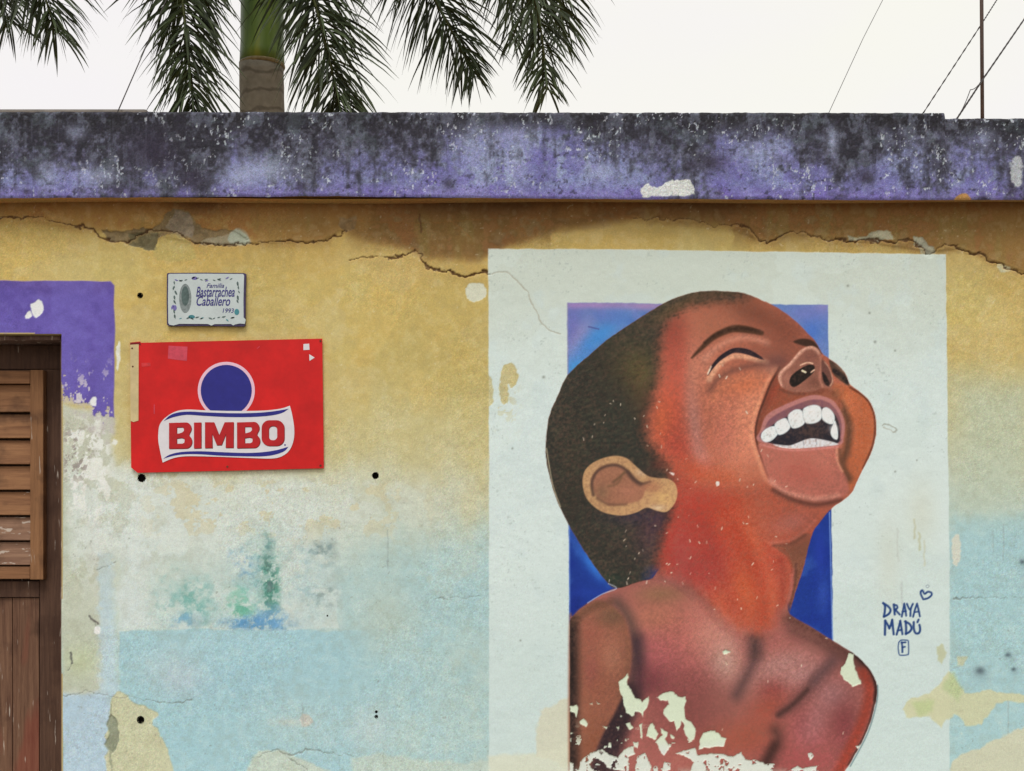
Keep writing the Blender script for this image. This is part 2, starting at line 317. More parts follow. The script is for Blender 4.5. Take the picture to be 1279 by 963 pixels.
    def flake(x0, y0, x1, y1, col, dens, soft=8, a=.9):
        gx = X + 12 * (g2 - .5) + 8 * (g - .5); m = np.exp(-np.abs((gx - (x0 + x1) / 2) / ((x1 - x0) * .5)) ** 3 - np.abs((Y + 10 * (g - .5) - (y0 + y1) / 2) / ((y1 - y0) * .5)) ** 3) * sstep(789, 786.5, Y + 3 * (g2 - .5))
        c.fill(a * .4 * m * sstep(.3, .65, g), col); c.fill(a * .75 * m * sstep(.60 - dens, .74 - dens, .55 * g + .45 * g2 - .10 * (1 - m)), col)
    sm_ = fbm(X + 14 * (g - .5), Y, 26, 16, 23, 4, .6)
    for x, y, rx, ry, cl, a in ((240, 745, 34, 32, (160, 190, 184), .6), (305, 735, 26, 46, (158, 190, 188), .6), (338, 725, 16, 48, (120, 160, 152), .8), (385, 730, 36, 40, (176, 196, 194), .55), (325, 776, 42, 9, (120, 162, 186), .7), (238, 776, 26, 10, (140, 172, 186), .5), (410, 700, 14, 24, (150, 170, 168), .5)):
        sl = c.box(x - 2.4 * rx, x + 2.4 * rx, y - 2.4 * ry, y + 2.4 * ry); c.put(sl, a * np.exp(-(((X[sl] - x) / rx) ** 2 + ((Y[sl] - y) / ry) ** 2)) * sstep(.36, .6, sm_[sl]) * sstep(789, 786, Y[sl]), cl)
    flake(196, 710, 282, 790, (140, 178, 172), .12, 10); flake(225, 732, 262, 785, (112, 168, 158), .08, 10)
    flake(300, 672, 350, 760, (140, 176, 178), .13, 10); flake(325, 668, 350, 770, (108, 148, 142), .16, 6)
    flake(330, 700, 350, 764, (66, 140, 116), .24, 4, 1.3); flake(332, 690, 346, 760, (90, 120, 116), .18, 5, 1.3); flake(286, 730, 326, 772, (132, 188, 168), .14, 8); flake(290, 755, 318, 772, (92, 162, 138), .2, 5)
    flake(286, 772, 364, 788, (92, 144, 184), .16, 5, 1.4); flake(322, 758, 362, 788, (104, 152, 188), .22, 5); flake(215, 764, 250, 786, (120, 164, 190), .16, 6)
    flake(286, 690, 318, 724, (128, 164, 188), .14, 6); flake(350, 672, 422, 782, (160, 184, 184), .06, 10); flake(392, 676, 424, 700, (120, 140, 140), .1, 8)
    flake(396, 730, 424, 760, (140, 156, 152), .13, 8); flake(300, 820, 336, 925, (132, 164, 168), .05, 8); flake(310, 900, 345, 925, (120, 160, 170), .07, 8)
    flake(225, 930, 300, 965, (134, 154, 150), .03, 14); flake(318, 920, 420, 960, (140, 150, 140), .03, 10)
    flake(80, 860, 100, 870, (110, 110, 110), .1, 3)
    # beige patches of bare render
    c.poly([(140, 874), (156, 868), (172, 880), (196, 890), (190, 905), (205, 925), (215, 990), (136, 990)], (192, 189, 154), 1.2, .95, warp=5, wscale=14, h=-.0012)
    c.poly([(139, 893), (147, 905), (147, 925), (140, 942), (133, 935), (130, 928), (136, 918), (133, 906)], (134, 138, 116), 1, .95, warp=2.5, wscale=8, h=-.004)
    c.stroke([(139, 880), (138, 896)], 1.5, (150, 150, 120)); c.stroke([(138, 940), (140, 985)], 2.4, (156, 158, 132), warp=2)
    c.blob(360, 902, 20, 5, (196, 194, 180), .45); c.poly([(376, 896), (384, 892), (392, 902), (378, 908)], (198, 186, 172), 1, .7, warp=2)
    c.poly([(440, 948), (480, 940), (540, 952), (612, 948), (700, 930), (712, 930), (712, 1000), (440, 1000)], (190, 198, 182), 3, .65, warp=9, wscale=24, smooth=False)
    c.poly([(318, 945), (350, 938), (400, 958), (440, 990), (318, 990)], (192, 198, 180), 2, .8, warp=5, wscale=16)
    # grime streaks and small marks
    for i, (x, y, l) in enumerate([(484, 662, 44), (484, 700, 10), (378, 878, 30), (1259, 870, 60), (1240, 664, 26), (1253, 655, 45), (1120, 664, 40), (1153, 664, 42)]):
        c.stroke([(x, y), (x + .6, y + l)], 1.4, (140, 152, 150), 1, .5, warp=1)
    # chipped flecks of white around the door side
    fl = fbm(X, Y, 9, 12, 31, 4, .65)
    reg = sstep(0, 12, X - 77) * sstep(150, 128, X) * sstep(505, 545, Y) * sstep(690, 600, Y)
    c.fill(reg * sstep(.545, .57, fl), (222, 222, 212))
    reg2 = sstep(0, 6, X - 77) * sstep(128, 100, X) * sstep(520, 550, Y) * sstep(620, 580, Y)
    c.fill(reg2 * sstep(.52, .55, fbm(X, Y, 7, 7, 33, 4, .65)) * .8, (140, 128, 122))
    for p in ([(148, 426), (151, 430), (150, 452), (147, 463), (145, 440)], [(118, 495), (122, 498), (120, 508), (113, 504)], [(123, 520), (127, 524), (126, 538), (119, 542), (118, 532)],
              [(142, 548), (147, 550), (146, 556), (140, 552)], [(100, 538), (106, 540), (103, 556), (96, 556)], [(115, 572), (128, 574), (130, 596), (138, 612), (132, 625), (124, 602), (112, 600), (108, 588)]):
        c.poly(p, (224, 224, 214), .8, .9, warp=2, wscale=6)
    # grey patches where the plaster lip has broken off
    def bare(pts, col, h=-.003):
        sl, m = c.poly(pts, col, .8, .95, warp=4.5, wscale=9, h=h, smooth=False); c.put(sl, m * sstep(.48, .6, fbm(X[sl], Y[sl], 12, 8, 44, 4, .65)) * .5, np.array(col) * .78)
    bare([(127, 287), (150, 290), (170, 286), (190, 286), (205, 272), (215, 260), (232, 262), (245, 278), (262, 286), (290, 288), (310, 298), (306, 306), (255, 306), (232, 297), (208, 292), (196, 300), (194, 314), (180, 310), (160, 304), (135, 302)], (128, 108, 76), -.004)
    bare([(160, 292), (196, 290), (196, 314), (178, 311), (160, 305)], (104, 94, 66), -.002)
    bare([(205, 285), (218, 262), (232, 264), (244, 282), (240, 296), (222, 292)], (142, 126, 104), 0)
    c.poly([(255, 300), (285, 293), (298, 284), (312, 297), (306, 306), (256, 305)], (160, 148, 122), 1, .8, warp=2)
    c.poly([(284, 300), (296, 286), (312, 300), (300, 306)], (166, 172, 152), .8, .9, warp=1.5)
    c.poly([(196, 302), (215, 292), (236, 300), (242, 324), (196, 324)], (178, 162, 98), 2, .6, warp=2)
    bare([(424, 274), (444, 270), (444, 285), (432, 293), (424, 286)], (134, 106, 70))
    bare([(1060, 294), (1075, 296), (1098, 288), (1112, 290), (1114, 299), (1090, 303), (1078, 301), (1062, 300)], (172, 166, 138), -.002)
    bare([(1138, 293), (1152, 298), (1160, 306), (1169, 312), (1166, 320), (1154, 318), (1141, 308)], (160, 156, 134), -.002)
    c.poly([(583, 358), (590, 353), (604, 355), (607, 364), (604, 373), (592, 377), (583, 370)], (205, 205, 184), .8, .95, warp=2, h=-.001)
    c.poly([(1246, 330), (1258, 332), (1262, 338), (1250, 340)], (190, 184, 150), 1, .9, warp=2)
    for i, cr in enumerate(CRACKS[:2] + CRACKS[3:]):
        P = spline(cr, False, 4)
        rr = random.Random(i); cw = [(x, y, rr.choice((.7, 1.2, 1.8, 2.6))) for x, y in cr]
        c.stroke(cw, 2.2, (76, 50, 30), .7, .85, warp=4.5, wscale=7, wseed=50 + i, h=-.005, n=3)
        c.stroke([(x, y + 2.5) for x, y in cr], 3, (188, 154, 92), 1.6, .35, warp=4.5, wscale=7, wseed=50 + i)
    # proud lip above the cracks
    c.H += .0035 * sstep(2, -2, Y - lip) * sstep(440, 434, X) + .0035 * sstep(2, -2, Y - lip) * sstep(780, 800, X)
    c.stroke([(600, 273), (700, 272), (790, 273)], 1.4, (130, 84, 44), .8, .5, warp=2); c.stroke([(440, 276), (520, 279), (600, 274)], 1.3, (140, 92, 46), .8, .4, warp=2)
    c.stroke([(524, 268), (526, 290)], 2.4, (88, 58, 36), 1, .8, warp=2); c.stroke([(740, 250), (765, 266), (790, 272)], 1.4, (120, 76, 40), .8, .6, warp=2)
    c.stroke([(560, 275), (575, 285), (590, 300)], 1.2, (150, 100, 50), .8, .5, warp=2)
    # hairline cracks low on the wall
    for cr in ([(77, 868), (95, 868), (108, 862), (125, 868), (150, 872), (170, 872), (205, 877), (240, 875)], [(318, 946), (345, 938), (365, 944), (388, 936), (420, 942), (440, 944)], [(360, 946), (372, 956), (384, 962)], [(1190, 748), (1240, 746), (1279, 747)], [(545, 746), (575, 747), (602, 744)], [(110, 768), (118, 776), (122, 788)], [(88, 815), (90, 830), (84, 838)], [(144, 700), (136, 708), (120, 712)]):
        rr = random.Random(int(cr[0][0])); c.stroke([(x, y, rr.choice((.3, .6, 1.2, 1.6))) for x, y in cr], 1.3, (104, 108, 100), .7, .6, warp=4, wscale=8, h=-.0015)
    c.stroke([(88, 815), (90, 828)], 2, (90, 90, 84), .8, .8, warp=1.5); c.stroke([(112, 770), (122, 780)], 2.4, (88, 82, 78), .8, .8, warp=2); c.poly([(119, 783), (126, 784), (124, 792), (118, 790)], (226, 224, 220), .8, warp=1)
    # speckles
    sp = fbm(X, Y, 3.2, 3.2, 41, 2); spz = sstep(.45, .65, fbm(X, Y, 60, 60, 42, 3)) * sstep(480, 720, Y + 60 * n1)
    c.fill(sstep(.82, .88, sp) * .45 * spz, (120, 122, 112)); c.fill(sstep(.17, .10, sp) * .3, (220, 216, 196))
    c.fill(sstep(-.05, .3, n3) * .12, (150, 140, 110)); c.fill(sstep(-.05, .3, -n3) * .12, (226, 220, 196))
    for x, y, r in ((1224, 838, 6), (1259, 818, 3.4), (1277, 702, 3.5), (1266, 836, 3), (1200, 888, 2.5)):
        c.blob(x, y, r, r * .8, (74, 86, 92), .9); c.blob(x + 2, y + r, r * 2.2, r * 2, (130, 150, 152), .35)
    # purple door surround
    M = np.zeros(X.shape, np.float32)
    sl, m = c.poly([(-330, 352), (0, 351), (138, 351), (143, 356), (143, 440), (142, 530), (77, 530), (-330, 530)], None, 1, smooth=False, warp=1.2, wscale=30, ident=None); M[sl] = m
    edge = np.interp(X[0], [-400, -320, -250, 77, 90, 105, 118, 130, 143], [500, 505, 480, 478, 486, 502, 512, 522, 530])[None, :]
    f2 = fbm(X, Y, 12, 9, 35, 4, .68)
    keep = sstep(-.03, .03, (edge - Y) / 75. + (f2 - .5) * 1.0)
    M *= keep; c.fill(sstep(.35, .0, np.abs((edge - Y) / 75. + (f2 - .5))) * sstep(146, 140, X) * sstep(440, 480, Y) * sstep(76, 78, X) * .7, (186, 176, 172))
    c.fill(M, (104, 88, 164)); c.fill(M * sstep(-.05, .2, n2 + .6 * n3) * .5, (92, 76, 150)); c.fill(M * sstep(372, 352, Y + 20 * n2) * .5, (96, 76, 136)); c.fill(M * sstep(.0, .25, n3) * .3, (124, 112, 188)); c.fill(M * sstep(.0, .25, -n3) * .3, (78, 64, 134))
    c.fill(M * sstep(.0, .25, n1 + n4) * .4, (114, 102, 178)); c.I[:] = np.where(M > .5, ID_SURROUND, c.I); c.H += .0012 * M
    thin = sstep(430, 500, Y) * sstep(.6, .64, fbm(X, Y, 10, 14, 36, 4, .7)) * M
    c.fill(thin, (200, 190, 196))
    for p in ([(38, 380), (44, 377), (49, 374), (54, 382), (52, 392), (45, 397), (40, 388)], [(33, 392), (38, 388), (41, 394), (37, 398), (31, 397)], [(115, 496), (120, 497), (120, 507), (112, 505)]):
        c.poly(p, (226, 226, 222), .8, warp=1.5, wscale=6, h=-.001)

def paint_mural(c):
    X, Y = c.X, c.Y
    n1 = fbm(X, Y, 120, 120, 61, 4) - .5; n2 = fbm(X, Y, 30, 30, 62, 4) - .5; n3 = fbm(X, Y, 7, 7, 63, 3) - .5
    PANEL = [(610, 311), (800, 312), (1181, 318), (1183, 480), (1186, 700), (1186, 1150), (611, 1150), (611, 700)]
    pm = c.mask(PANEL, .8, smooth=False, warp=.8, wscale=14)
    chip = c.mask([(626, 462), (636, 452), (645, 458), (646, 478), (640, 486), (634, 478), (634, 500), (628, 506), (624, 490)], .8, warp=3, wscale=8)
    chip = np.maximum(chip, c.mask([(606, 470), (614, 474), (616, 500), (608, 508)], .8, warp=2)); pm *= 1 - chip * .8
    sp = sstep(.60, .63, fbm(X, Y, 8, 8, 64, 3, .65)) * sstep(30, 0, abs(X - 628)) * sstep(60, 0, abs(Y - 500)); pm *= 1 - sp * .5
    c.fill(pm, (207, 217, 211)); c.I[:] = np.where(pm > .5, ID_PANEL, c.I); c.H += .0006 * pm
    c.fill(pm * sstep(.0, .3, n1 + .4 * n2) * .4, (198, 210, 200)); c.fill(pm * sstep(520, 330, Y + 60 * n2) * .6, (192, 196, 178)); c.fill(pm * sstep(.0, .3, n3) * .10, (186, 198, 190)); c.fill(pm * sstep(.06, .2, n2) * .3, (196, 208, 206)); c.fill(pm * sstep(.55, .57, fbm(X + 40 * n1, Y + 40 * n2, 90, 60, 69, 4)) * .25, (212, 222, 214)); c.fill(pm * sstep(.76, .82, fbm(X, Y, 3.4, 3.4, 70, 2)) * .3 * sstep(.5, .62, fbm(X, Y, 50, 50, 75, 3)), (150, 160, 152))  # the grey-green fade towards the panel top is eave shade painted in
    c.fill(pm * sstep(640, 900, Y + 60 * n1) * .6, (190, 204, 199))
    # damp, greenish beige stains
    q = fbm(X, Y, 26, 22, 66, 4, .6)
    def stain(pts, col, a=.85, soft=1.5, w=5): c.poly(pts, col, soft, a, warp=w, wscale=14, smooth=False)
    stain([(676, 886), (712, 872), (712, 960), (690, 950), (668, 944), (672, 910)], (202, 197, 172), .8, 2)
    stain([(612, 945), (670, 940), (712, 925), (712, 1000), (612, 1000)], (206, 205, 182), .8, 3)
    stain([(1126, 886), (1140, 872), (1160, 866), (1178, 850), (1186, 838), (1196, 852), (1206, 866), (1240, 862), (1278, 866), (1300, 868), (1300, 884), (1246, 876), (1234, 892), (1226, 908), (1206, 905), (1192, 890), (1178, 908), (1162, 896), (1132, 894)], (199, 196, 158), .9)
    stain([(1140, 878), (1165, 872), (1166, 890), (1148, 894)], (178, 190, 136), .7, 4); stain([(1178, 860), (1190, 838), (1204, 862), (1196, 876)], (176, 188, 140), .8, 4)
    stain([(1168, 810), (1176, 806), (1181, 818), (1177, 830), (1170, 826)], (184, 184, 146), .8); stain([(1196, 820), (1206, 820), (1204, 832), (1196, 830)], (190, 188, 152), .8)
    stain([(1190, 950), (1230, 930), (1300, 900), (1300, 1000), (1186, 1000)], (202, 196, 166), .85, 2, 7)
    c.poly([(1190, 672), (1199, 672), (1198, 705), (1190, 702)], (208, 204, 186), 1.2, .9, warp=3)
    for x, y, l, cl in ((1142, 648, 24, (178, 176, 140)), (1148, 665, 22, (176, 174, 134)), (1154, 676, 30, (190, 190, 164)), (1121, 660, 40, (186, 192, 184)), (1126, 728, 28, (178, 184, 180))):
        c.stroke([(x, y), (x + 1, y + l)], 2.2, cl, 1.2, .7, warp=2)
    c.blob(1110, 700, 16, 60, (200, 202, 186), .5); c.blob(1150, 640, 20, 40, (200, 200, 180), .5)
    c.stroke([(1102, 532), (1110, 530), (1120, 536), (1116, 540)], 1.6, (150, 150, 136), .8, .8, warp=2); c.stroke([(1104, 534), (1118, 540)], 1.2, (170, 166, 150), .8, .8, warp=2)
    for x, y, r in ((1059, 357, 1.6), (1086, 391, 1.4), (1093, 427, 1.8), (1118, 438, 1.3), (679, 471, 1.8), (1118, 589, 1.2), (1145, 575, 1), (650, 800, 1.2), (640, 560, 1.2)):
        c.blob(x, y, r, r, (126, 130, 120), .8)
    cr = [(614, 343), (632, 340), (646, 350), (656, 362), (668, 385), (682, 410), (700, 417)]
    c.stroke(cr, 1.2, (160, 152, 132), .7, .7, warp=2.2, wscale=9, h=-.001)
    # --- blue rectangle
    BLUE = [(708.5, 378), (860, 379.5), (1034, 381), (1036, 520), (1039, 700), (1040, 850), (712, 850), (710.5, 650)]
    bm = c.mask(BLUE, .9, smooth=False, warp=.8, wscale=10)
    c.fill(bm, (98, 126, 178)); c.I[:] = np.where(bm > .5, ID_BLUE, c.I)
    st = fbm(X * .7 + Y * .7, Y * .7 - X * .7, 70, 9, 67, 4) - .5
    c.fill(bm * sstep(-.02, .2, st) * .5, (74, 110, 176)); c.fill(bm * sstep(.02, .2, -st + .5 * n3) * .5, (120, 128, 186)); c.fill(bm * sstep(0, .3, n3) * .35, (70, 100, 168))
    B = lambda *a, **k: c.blob(*a, clip=bm, **k)
    B(716, 410, 14, 50, (112, 108, 172), .8); B(722, 425, 10, 40, (150, 140, 184), .7, rot=30); B(740, 381, 60, 5, (168, 128, 176), .8); B(800, 382, 40, 6, (170, 130, 170), .8)
    B(748, 420, 40, 12, (66, 138, 204), .8, rot=-40); B(722, 460, 18, 14, (62, 146, 208), .8); B(760, 395, 30, 10, (92, 112, 178), .6)
    B(1028, 384, 12, 8, (158, 140, 186), .8); B(1010, 392, 30, 14, (118, 122, 184), .8); B(1012, 418, 14, 22, (74, 112, 190), .8, rot=30); B(1030, 436, 8, 26, (104, 126, 182), .7)
    low = bm * sstep(560, 640, Y)
    c.fill(low, (28, 54, 134)); c.fill(low * sstep(.02, .2, n2) * .8, (44, 76, 152)); c.fill(low * sstep(.05, .22, -n2) * .6, (24, 46, 130))
    B(742, 706, 26, 9, (52, 118, 208), .8, rot=50); B(718, 752, 8, 22, (24, 40, 120), .7); B(735, 740, 26, 6, (34, 60, 150), .6); B(1024, 690, 8, 30, (36, 58, 156), .7); B(1028, 745, 8, 20, (60, 92, 182), .5); B(1016, 790, 18, 6, (46, 100, 190), .6, rot=30)
    c.stroke([(709, 379), (709.5, 470)], 1.6, (150, 138, 168), 1, .6); c.stroke([(735, 408), (748, 411)], 1.4, (70, 70, 130), .8, .8)
    c.stroke([(1036, 640), (1040, 800)], 1.6, (120, 150, 205), .8, .8); c.stroke([(711, 656), (711.5, 775)], 1.6, (110, 140, 205), .8, .7)
    # --- torso
    TORSO = [(711, 790), (711, 778), (717, 768), (729, 757), (746, 746), (763, 737), (779, 732), (796, 726), (815, 722), (840, 700), (930, 700), (975, 740), (985, 764), (990, 770), (1011, 782), (1040, 800), (1064, 815), (1079, 828), (1089, 841), (1095, 857), (1094, 873), (1088, 899), (1079, 922), (1069, 940), (1060, 956), (1046, 978), (1030, 1010), (1020, 1060), (1018, 1130), (711, 1130), (711, 900)]
    tm = c.mask(TORSO, .9, n=3, warp=.8, wscale=10) * sstep(711, 712.6, X + n3); c.fill(tm, (162, 90, 82)); c.I[:] = np.where(tm > .5, ID_TORSO, c.I)
    B = lambda *a, **k: c.blob(*a, clip=tm, **k); S = lambda *a, **k: c.stroke(*a, clip=tm, **k)
    B(830, 815, 46, 45, (172, 86, 88), .95); B(822, 770, 46, 24, (172, 104, 80), .9); B(862, 800, 36, 40, (178, 98, 86), .7); B(825, 742, 34, 12, (142, 100, 70), .8); B(905, 825, 22, 38, (172, 132, 118), .95, rot=-10); B(885, 795, 22, 24, (176, 112, 98), .7); B(930, 860, 30, 16, (152, 100, 90), .6, rot=-30); B(850, 860, 40, 24, (146, 74, 72), .6)
    B(975, 830, 42, 17, (168, 116, 108), .95, rot=-18); B(1000, 842, 30, 14, (172, 120, 114), .85, rot=-30); B(965, 862, 16, 10, (150, 62, 58), .6); B(960, 885, 28, 18, (168, 70, 50), .7, rot=-20); B(930, 920, 60, 30, (164, 76, 52), .7); B(1010, 915, 30, 32, (168, 86, 88), .9); B(1040, 868, 24, 20, (166, 112, 110), .9, rot=-30); B(1020, 900, 14, 36, (174, 108, 106), .75, rot=20); B(1055, 905, 16, 30, (144, 62, 66), .7); B(900, 880, 40, 26, (146, 86, 76), .7); B(860, 890, 40, 40, (136, 70, 66), .6); B(1005, 950, 50, 22, (166, 74, 74), .7)
    # right shoulder: dark rim, red inside
    S([(985, 772), (1011, 786), (1040, 804), (1064, 820), (1078, 832), (1088, 845)], 10, (84, 50, 44), 13, .95); S([(990, 788), (1030, 808), (1055, 824)], 10, (98, 62, 56), 15, .8)
    S([(1078, 840), (1086, 858), (1084, 880), (1076, 905), (1062, 935), (1048, 965)], 13, (178, 62, 42), 6, .8); S([(1064, 816), (1080, 829), (1090, 842), (1094, 858), (1093, 874)], 4, (52, 28, 26), 2.5, .9); S([(1093, 874), (1087, 899), (1078, 922), (1060, 955)], 2.6, (70, 52, 48), 1.5, .8)
    S([(1040, 826), (1020, 846), (1008, 862), (990, 880), (975, 891)], 4, (98, 66, 66), 15, .9); S([(1038, 828), (1018, 850)], 8, (94, 70, 74), 14, .6); S([(1008, 862), (990, 880), (972, 893)], 6, (84, 52, 48), 4, .8)
    S([(941, 800), (942, 822), (932, 845), (920, 868)], 5, (78, 58, 60), 14, .92); S([(944, 798), (944, 815)], 12, (80, 58, 56), 14, .8); S([(968, 912), (972, 925), (962, 945), (950, 965)], 6, (72, 48, 44), 15, .92); S([(967, 930), (955, 955)], 10, (66, 40, 36), 6, .6)
    B(725, 900, 14, 80, (70, 46, 40), .4)
    # arm
    ARM = [(711, 786), (716, 770), (730, 757), (748, 750), (766, 758), (780, 774), (788, 800), (788, 830), (780, 862), (768, 890), (754, 914), (742, 940), (730, 970), (712, 990)]
    S([(770, 752), (782, 766), (790, 785), (794, 810), (792, 838), (790, 855)], 10, (88, 70, 62), 13, .9); S([(795, 800), (798, 830), (800, 856)], 12, (68, 48, 58), 14, .9); S([(785, 870), (770, 905), (758, 940), (750, 975)], 34, (58, 42, 48), 9, .95); B(815, 850, 20, 20, (120, 56, 62), .7)
    am = c.mask(ARM, 3); A = lambda *a, **k: c.blob(*a, clip=am, **k)
    c.fill(am, (146, 88, 66)); A(750, 800, 22, 30, (158, 92, 72), .8); A(745, 850, 22, 50, (154, 88, 66), .8); A(765, 820, 14, 24, (162, 104, 80), .7); A(736, 790, 14, 20, (152, 82, 66), .7); A(738, 836, 10, 20, (150, 80, 70), .7); A(765, 770, 20, 12, (116, 84, 62), .8); A(745, 930, 24, 30, (138, 78, 54), .8)
    c.stroke([(713, 776), (713, 860), (713, 990)], 17, (46, 36, 34), 9, .95, clip=tm); c.stroke([(716, 776), (740, 758), (762, 752)], 9, (104, 70, 52), 5, .6, clip=tm); c.stroke([(784, 800), (784, 835), (774, 870)], 6, (130, 84, 62), 4, .5, clip=am)
    # --- head: hair and neck first
    under = c.C.copy()
    HEAD = [(682, 553), (686, 520), (694, 501), (709, 469), (735, 445), (757, 426), (795, 400), (829, 379), (857, 368), (885, 363.5), (910, 364.5), (930, 367), (951, 375), (970, 384), (992.5, 400), (1007.5, 415), (1019, 427), (1026, 440), (1037, 449), (1051, 460), (1058, 472), (1062, 481), (1077, 492), (1086, 501), (1092, 515), (1094.5, 530), (1093, 548), (1087, 567), (1077, 587), (1069, 604), (1063, 616), (1054, 624), (1039.5, 634), (1026, 649), (1015, 665), (1009, 685), (1002, 714), (992.5, 742), (985, 768), (975, 790), (950, 803), (925, 798), (900, 785), (880, 765), (858, 745), (838, 731), (815, 724), (796, 727), (779, 733), (769, 734), (760, 729), (742, 706), (727, 683), (712, 658), (697, 628), (688, 600), (682, 572)]
    hm = c.mask(HEAD, .9, n=3, warp=.6, wscale=8)
    c.fill(hm, (170, 84, 60)); c.I[:] = np.where(hm > .5, ID_FACE, c.I)
    B = lambda *a, **k: c.blob(*a, clip=hm, **k); S = lambda *a, **k: c.stroke(*a, clip=hm, **k)
    # neck
    B(900, 700, 90, 90, (180, 66, 50), 1); B(870, 640, 46, 50, (184, 62, 48), .9); B(845, 690, 30, 40, (180, 56, 46), .8); B(925, 740, 40, 36, (192, 80, 44), .9); B(945, 650, 26, 50, (186, 78, 42), .9); B(960, 705, 16, 36, (184, 66, 48), .8); B(915, 650, 30, 30, (190, 66, 40), .8); B(880, 715, 24, 30, (172, 62, 56), .8); B(852, 700, 16, 40, (168, 66, 62), .7); B(850, 740, 14, 16, (150, 66, 60), .7)
    S([(860, 738), (880, 755), (898, 780), (915, 796), (940, 806)], 5, (84, 50, 46), 12, .95); S([(925, 802), (955, 800), (980, 786)], 5, (100, 60, 50), 12, .9); S([(820, 726), (842, 734), (862, 750)], 11, (84, 50, 54), 6, .9)
    c.poly([(967, 682), (985, 680), (1000, 666), (1012, 668), (1009, 690), (1001, 716), (992, 742), (985, 768), (978, 786), (976, 768), (984, 745), (989, 715), (984, 696)], (126, 76, 56), 2, .9, clip=hm)
    S([(990, 712), (988, 738), (980, 768)], 5, (180, 86, 74), 2.5, .8); S([(994, 705), (992, 735), (984, 762)], 3, (96, 54, 46), 2, .7); S([(967, 682), (980, 688), (988, 703), (989, 715)], 2.4, (150, 66, 46), 1.5, .7)
    S([(905, 640), (930, 680), (950, 730), (958, 780)], 14, (176, 60, 38), 12, .5); S([(935, 660), (955, 700), (965, 745), (966, 780)], 10, (198, 92, 58), 10, .5); S([(880, 660), (900, 710), (918, 760)], 16, (160, 52, 46), 14, .45); S([(976, 700), (978, 740), (970, 778)], 8, (160, 60, 46), 6, .6)
    # under the chin
    c.poly([(930, 600), (960, 604), (985, 622), (1019, 630), (1045, 628), (1034, 640), (1022, 655), (1012, 668), (995, 672), (966, 678), (940, 660)], (170, 80, 58), 18, .85, clip=hm)
    B(990, 652, 26, 13, (166, 92, 78), .85, rot=-15); S([(962, 678), (985, 675), (1004, 664), (1018, 650)], 3, (178, 96, 78), 2.5, .7); S([(966, 681), (988, 679), (1006, 668)], 3, (110, 62, 48), 2.5, .7)
    # face masses
    FACE = [(823, 394), (850, 378), (885, 369), (930, 370), (970, 386), (1007, 416), (1030, 446), (1060, 482), (1086, 502), (1094, 530), (1087, 566), (1069, 604), (1055, 623), (1019, 628), (985, 620), (962, 604), (930, 606), (900, 606), (872, 600), (850, 580), (825, 570), (806, 545), (808, 505), (820, 460), (818, 425)]
    fm = c.mask(FACE, 20) * hm; F = lambda *a, **k: c.blob(*a, clip=fm, **k); L = lambda *a, **k: c.stroke(*a, clip=fm, **k)
    c.fill(fm, (174, 96, 72))
    F(900, 395, 60, 20, (164, 92, 68), .9); F(905, 374, 60, 7, (110, 70, 44), .8); F(940, 388, 50, 16, (124, 70, 50), .8, rot=20); F(975, 410, 40, 24, (140, 74, 54), .8, rot=35); F(960, 440, 30, 22, (142, 78, 60), .7); F(890, 410, 30, 18, (164, 96, 70), .7)
    F(840, 420, 18, 34, (148, 66, 52), .8); F(848, 470, 22, 54, (186, 80, 62), .8); F(836, 520, 22, 46, (200, 84, 58), .9); F(827, 530, 12, 26, (210, 98, 58), .85); F(848, 562, 26, 34, (188, 74, 56), .9); F(866, 470, 10, 50, (182, 112, 88), .8); F(868, 530, 10, 46, (172, 114, 102), .85, rot=-8); F(878, 575, 10, 22, (176, 114, 104), .75, rot=-25); F(882, 460, 14, 30, (184, 116, 92), .7); F(862, 590, 30, 16, (196, 70, 40), .8)
    F(918, 510, 34, 34, (196, 112, 84), .9); F(930, 550, 32, 38, (198, 116, 88), .95); F(940, 500, 14, 40, (202, 124, 92), .8, rot=20); F(905, 545, 12, 26, (184, 100, 82), .6); F(900, 470, 22, 14, (190, 110, 80), .6); F(930, 480, 36, 14, (196, 104, 66), .7, rot=-10);  F(895, 600, 30, 14, (190, 80, 44), .7); F(960, 590, 30, 14, (176, 96, 66), .5)
    # far cheek
    c.poly([(1040, 482), (1060, 482), (1078, 493), (1088, 505), (1094, 530), (1087, 566), (1069, 604), (1060, 612), (1050, 580), (1056, 545), (1054, 515)], (182, 92, 54), 3, .95, clip=hm); B(1056, 500, 12, 16, (188, 96, 54), .7); B(1080, 530, 8, 30, (172, 84, 46), .7); S([(1050, 505), (1060, 530), (1058, 560), (1052, 580), (1060, 598)], 9, (104, 66, 46), 5, .95)
    S([(1062, 484), (1080, 496), (1090, 512), (1093, 532), (1090, 556), (1078, 585)], 2.6, (96, 46, 30), 1.5, .8)
    # upper lip zone and fold
    c.poly([(972, 462), (985, 480), (1010, 489), (1036, 486), (1050, 500), (1052, 512), (1040, 503), (1020, 496), (1000, 499), (975, 510), (958, 522), (948, 545), (944, 540), (950, 512), (960, 482)], (152, 76, 52), 2.5, .95, clip=hm); B(964, 492, 8, 16, (172, 70, 48), .7, rot=25); B(1016, 486, 18, 8, (110, 62, 48), .7); B(1044, 492, 8, 8, (128, 76, 50), .7)
    fold = [(972, 459), (961, 479), (953, 499), (946, 518), (942, 538), (944, 555), (951, 576), (960, 600)]
    L([(x - 3.5, y) for x, y in fold], 4, (208, 136, 100), 3.4, .75); L([(x + 1.8, y) for x, y in fold], 2.6, (84, 46, 36), 1.4, .92); L([(x + 6, y) for x, y in fold[:6]], 5, (124, 62, 46), 5, .6)
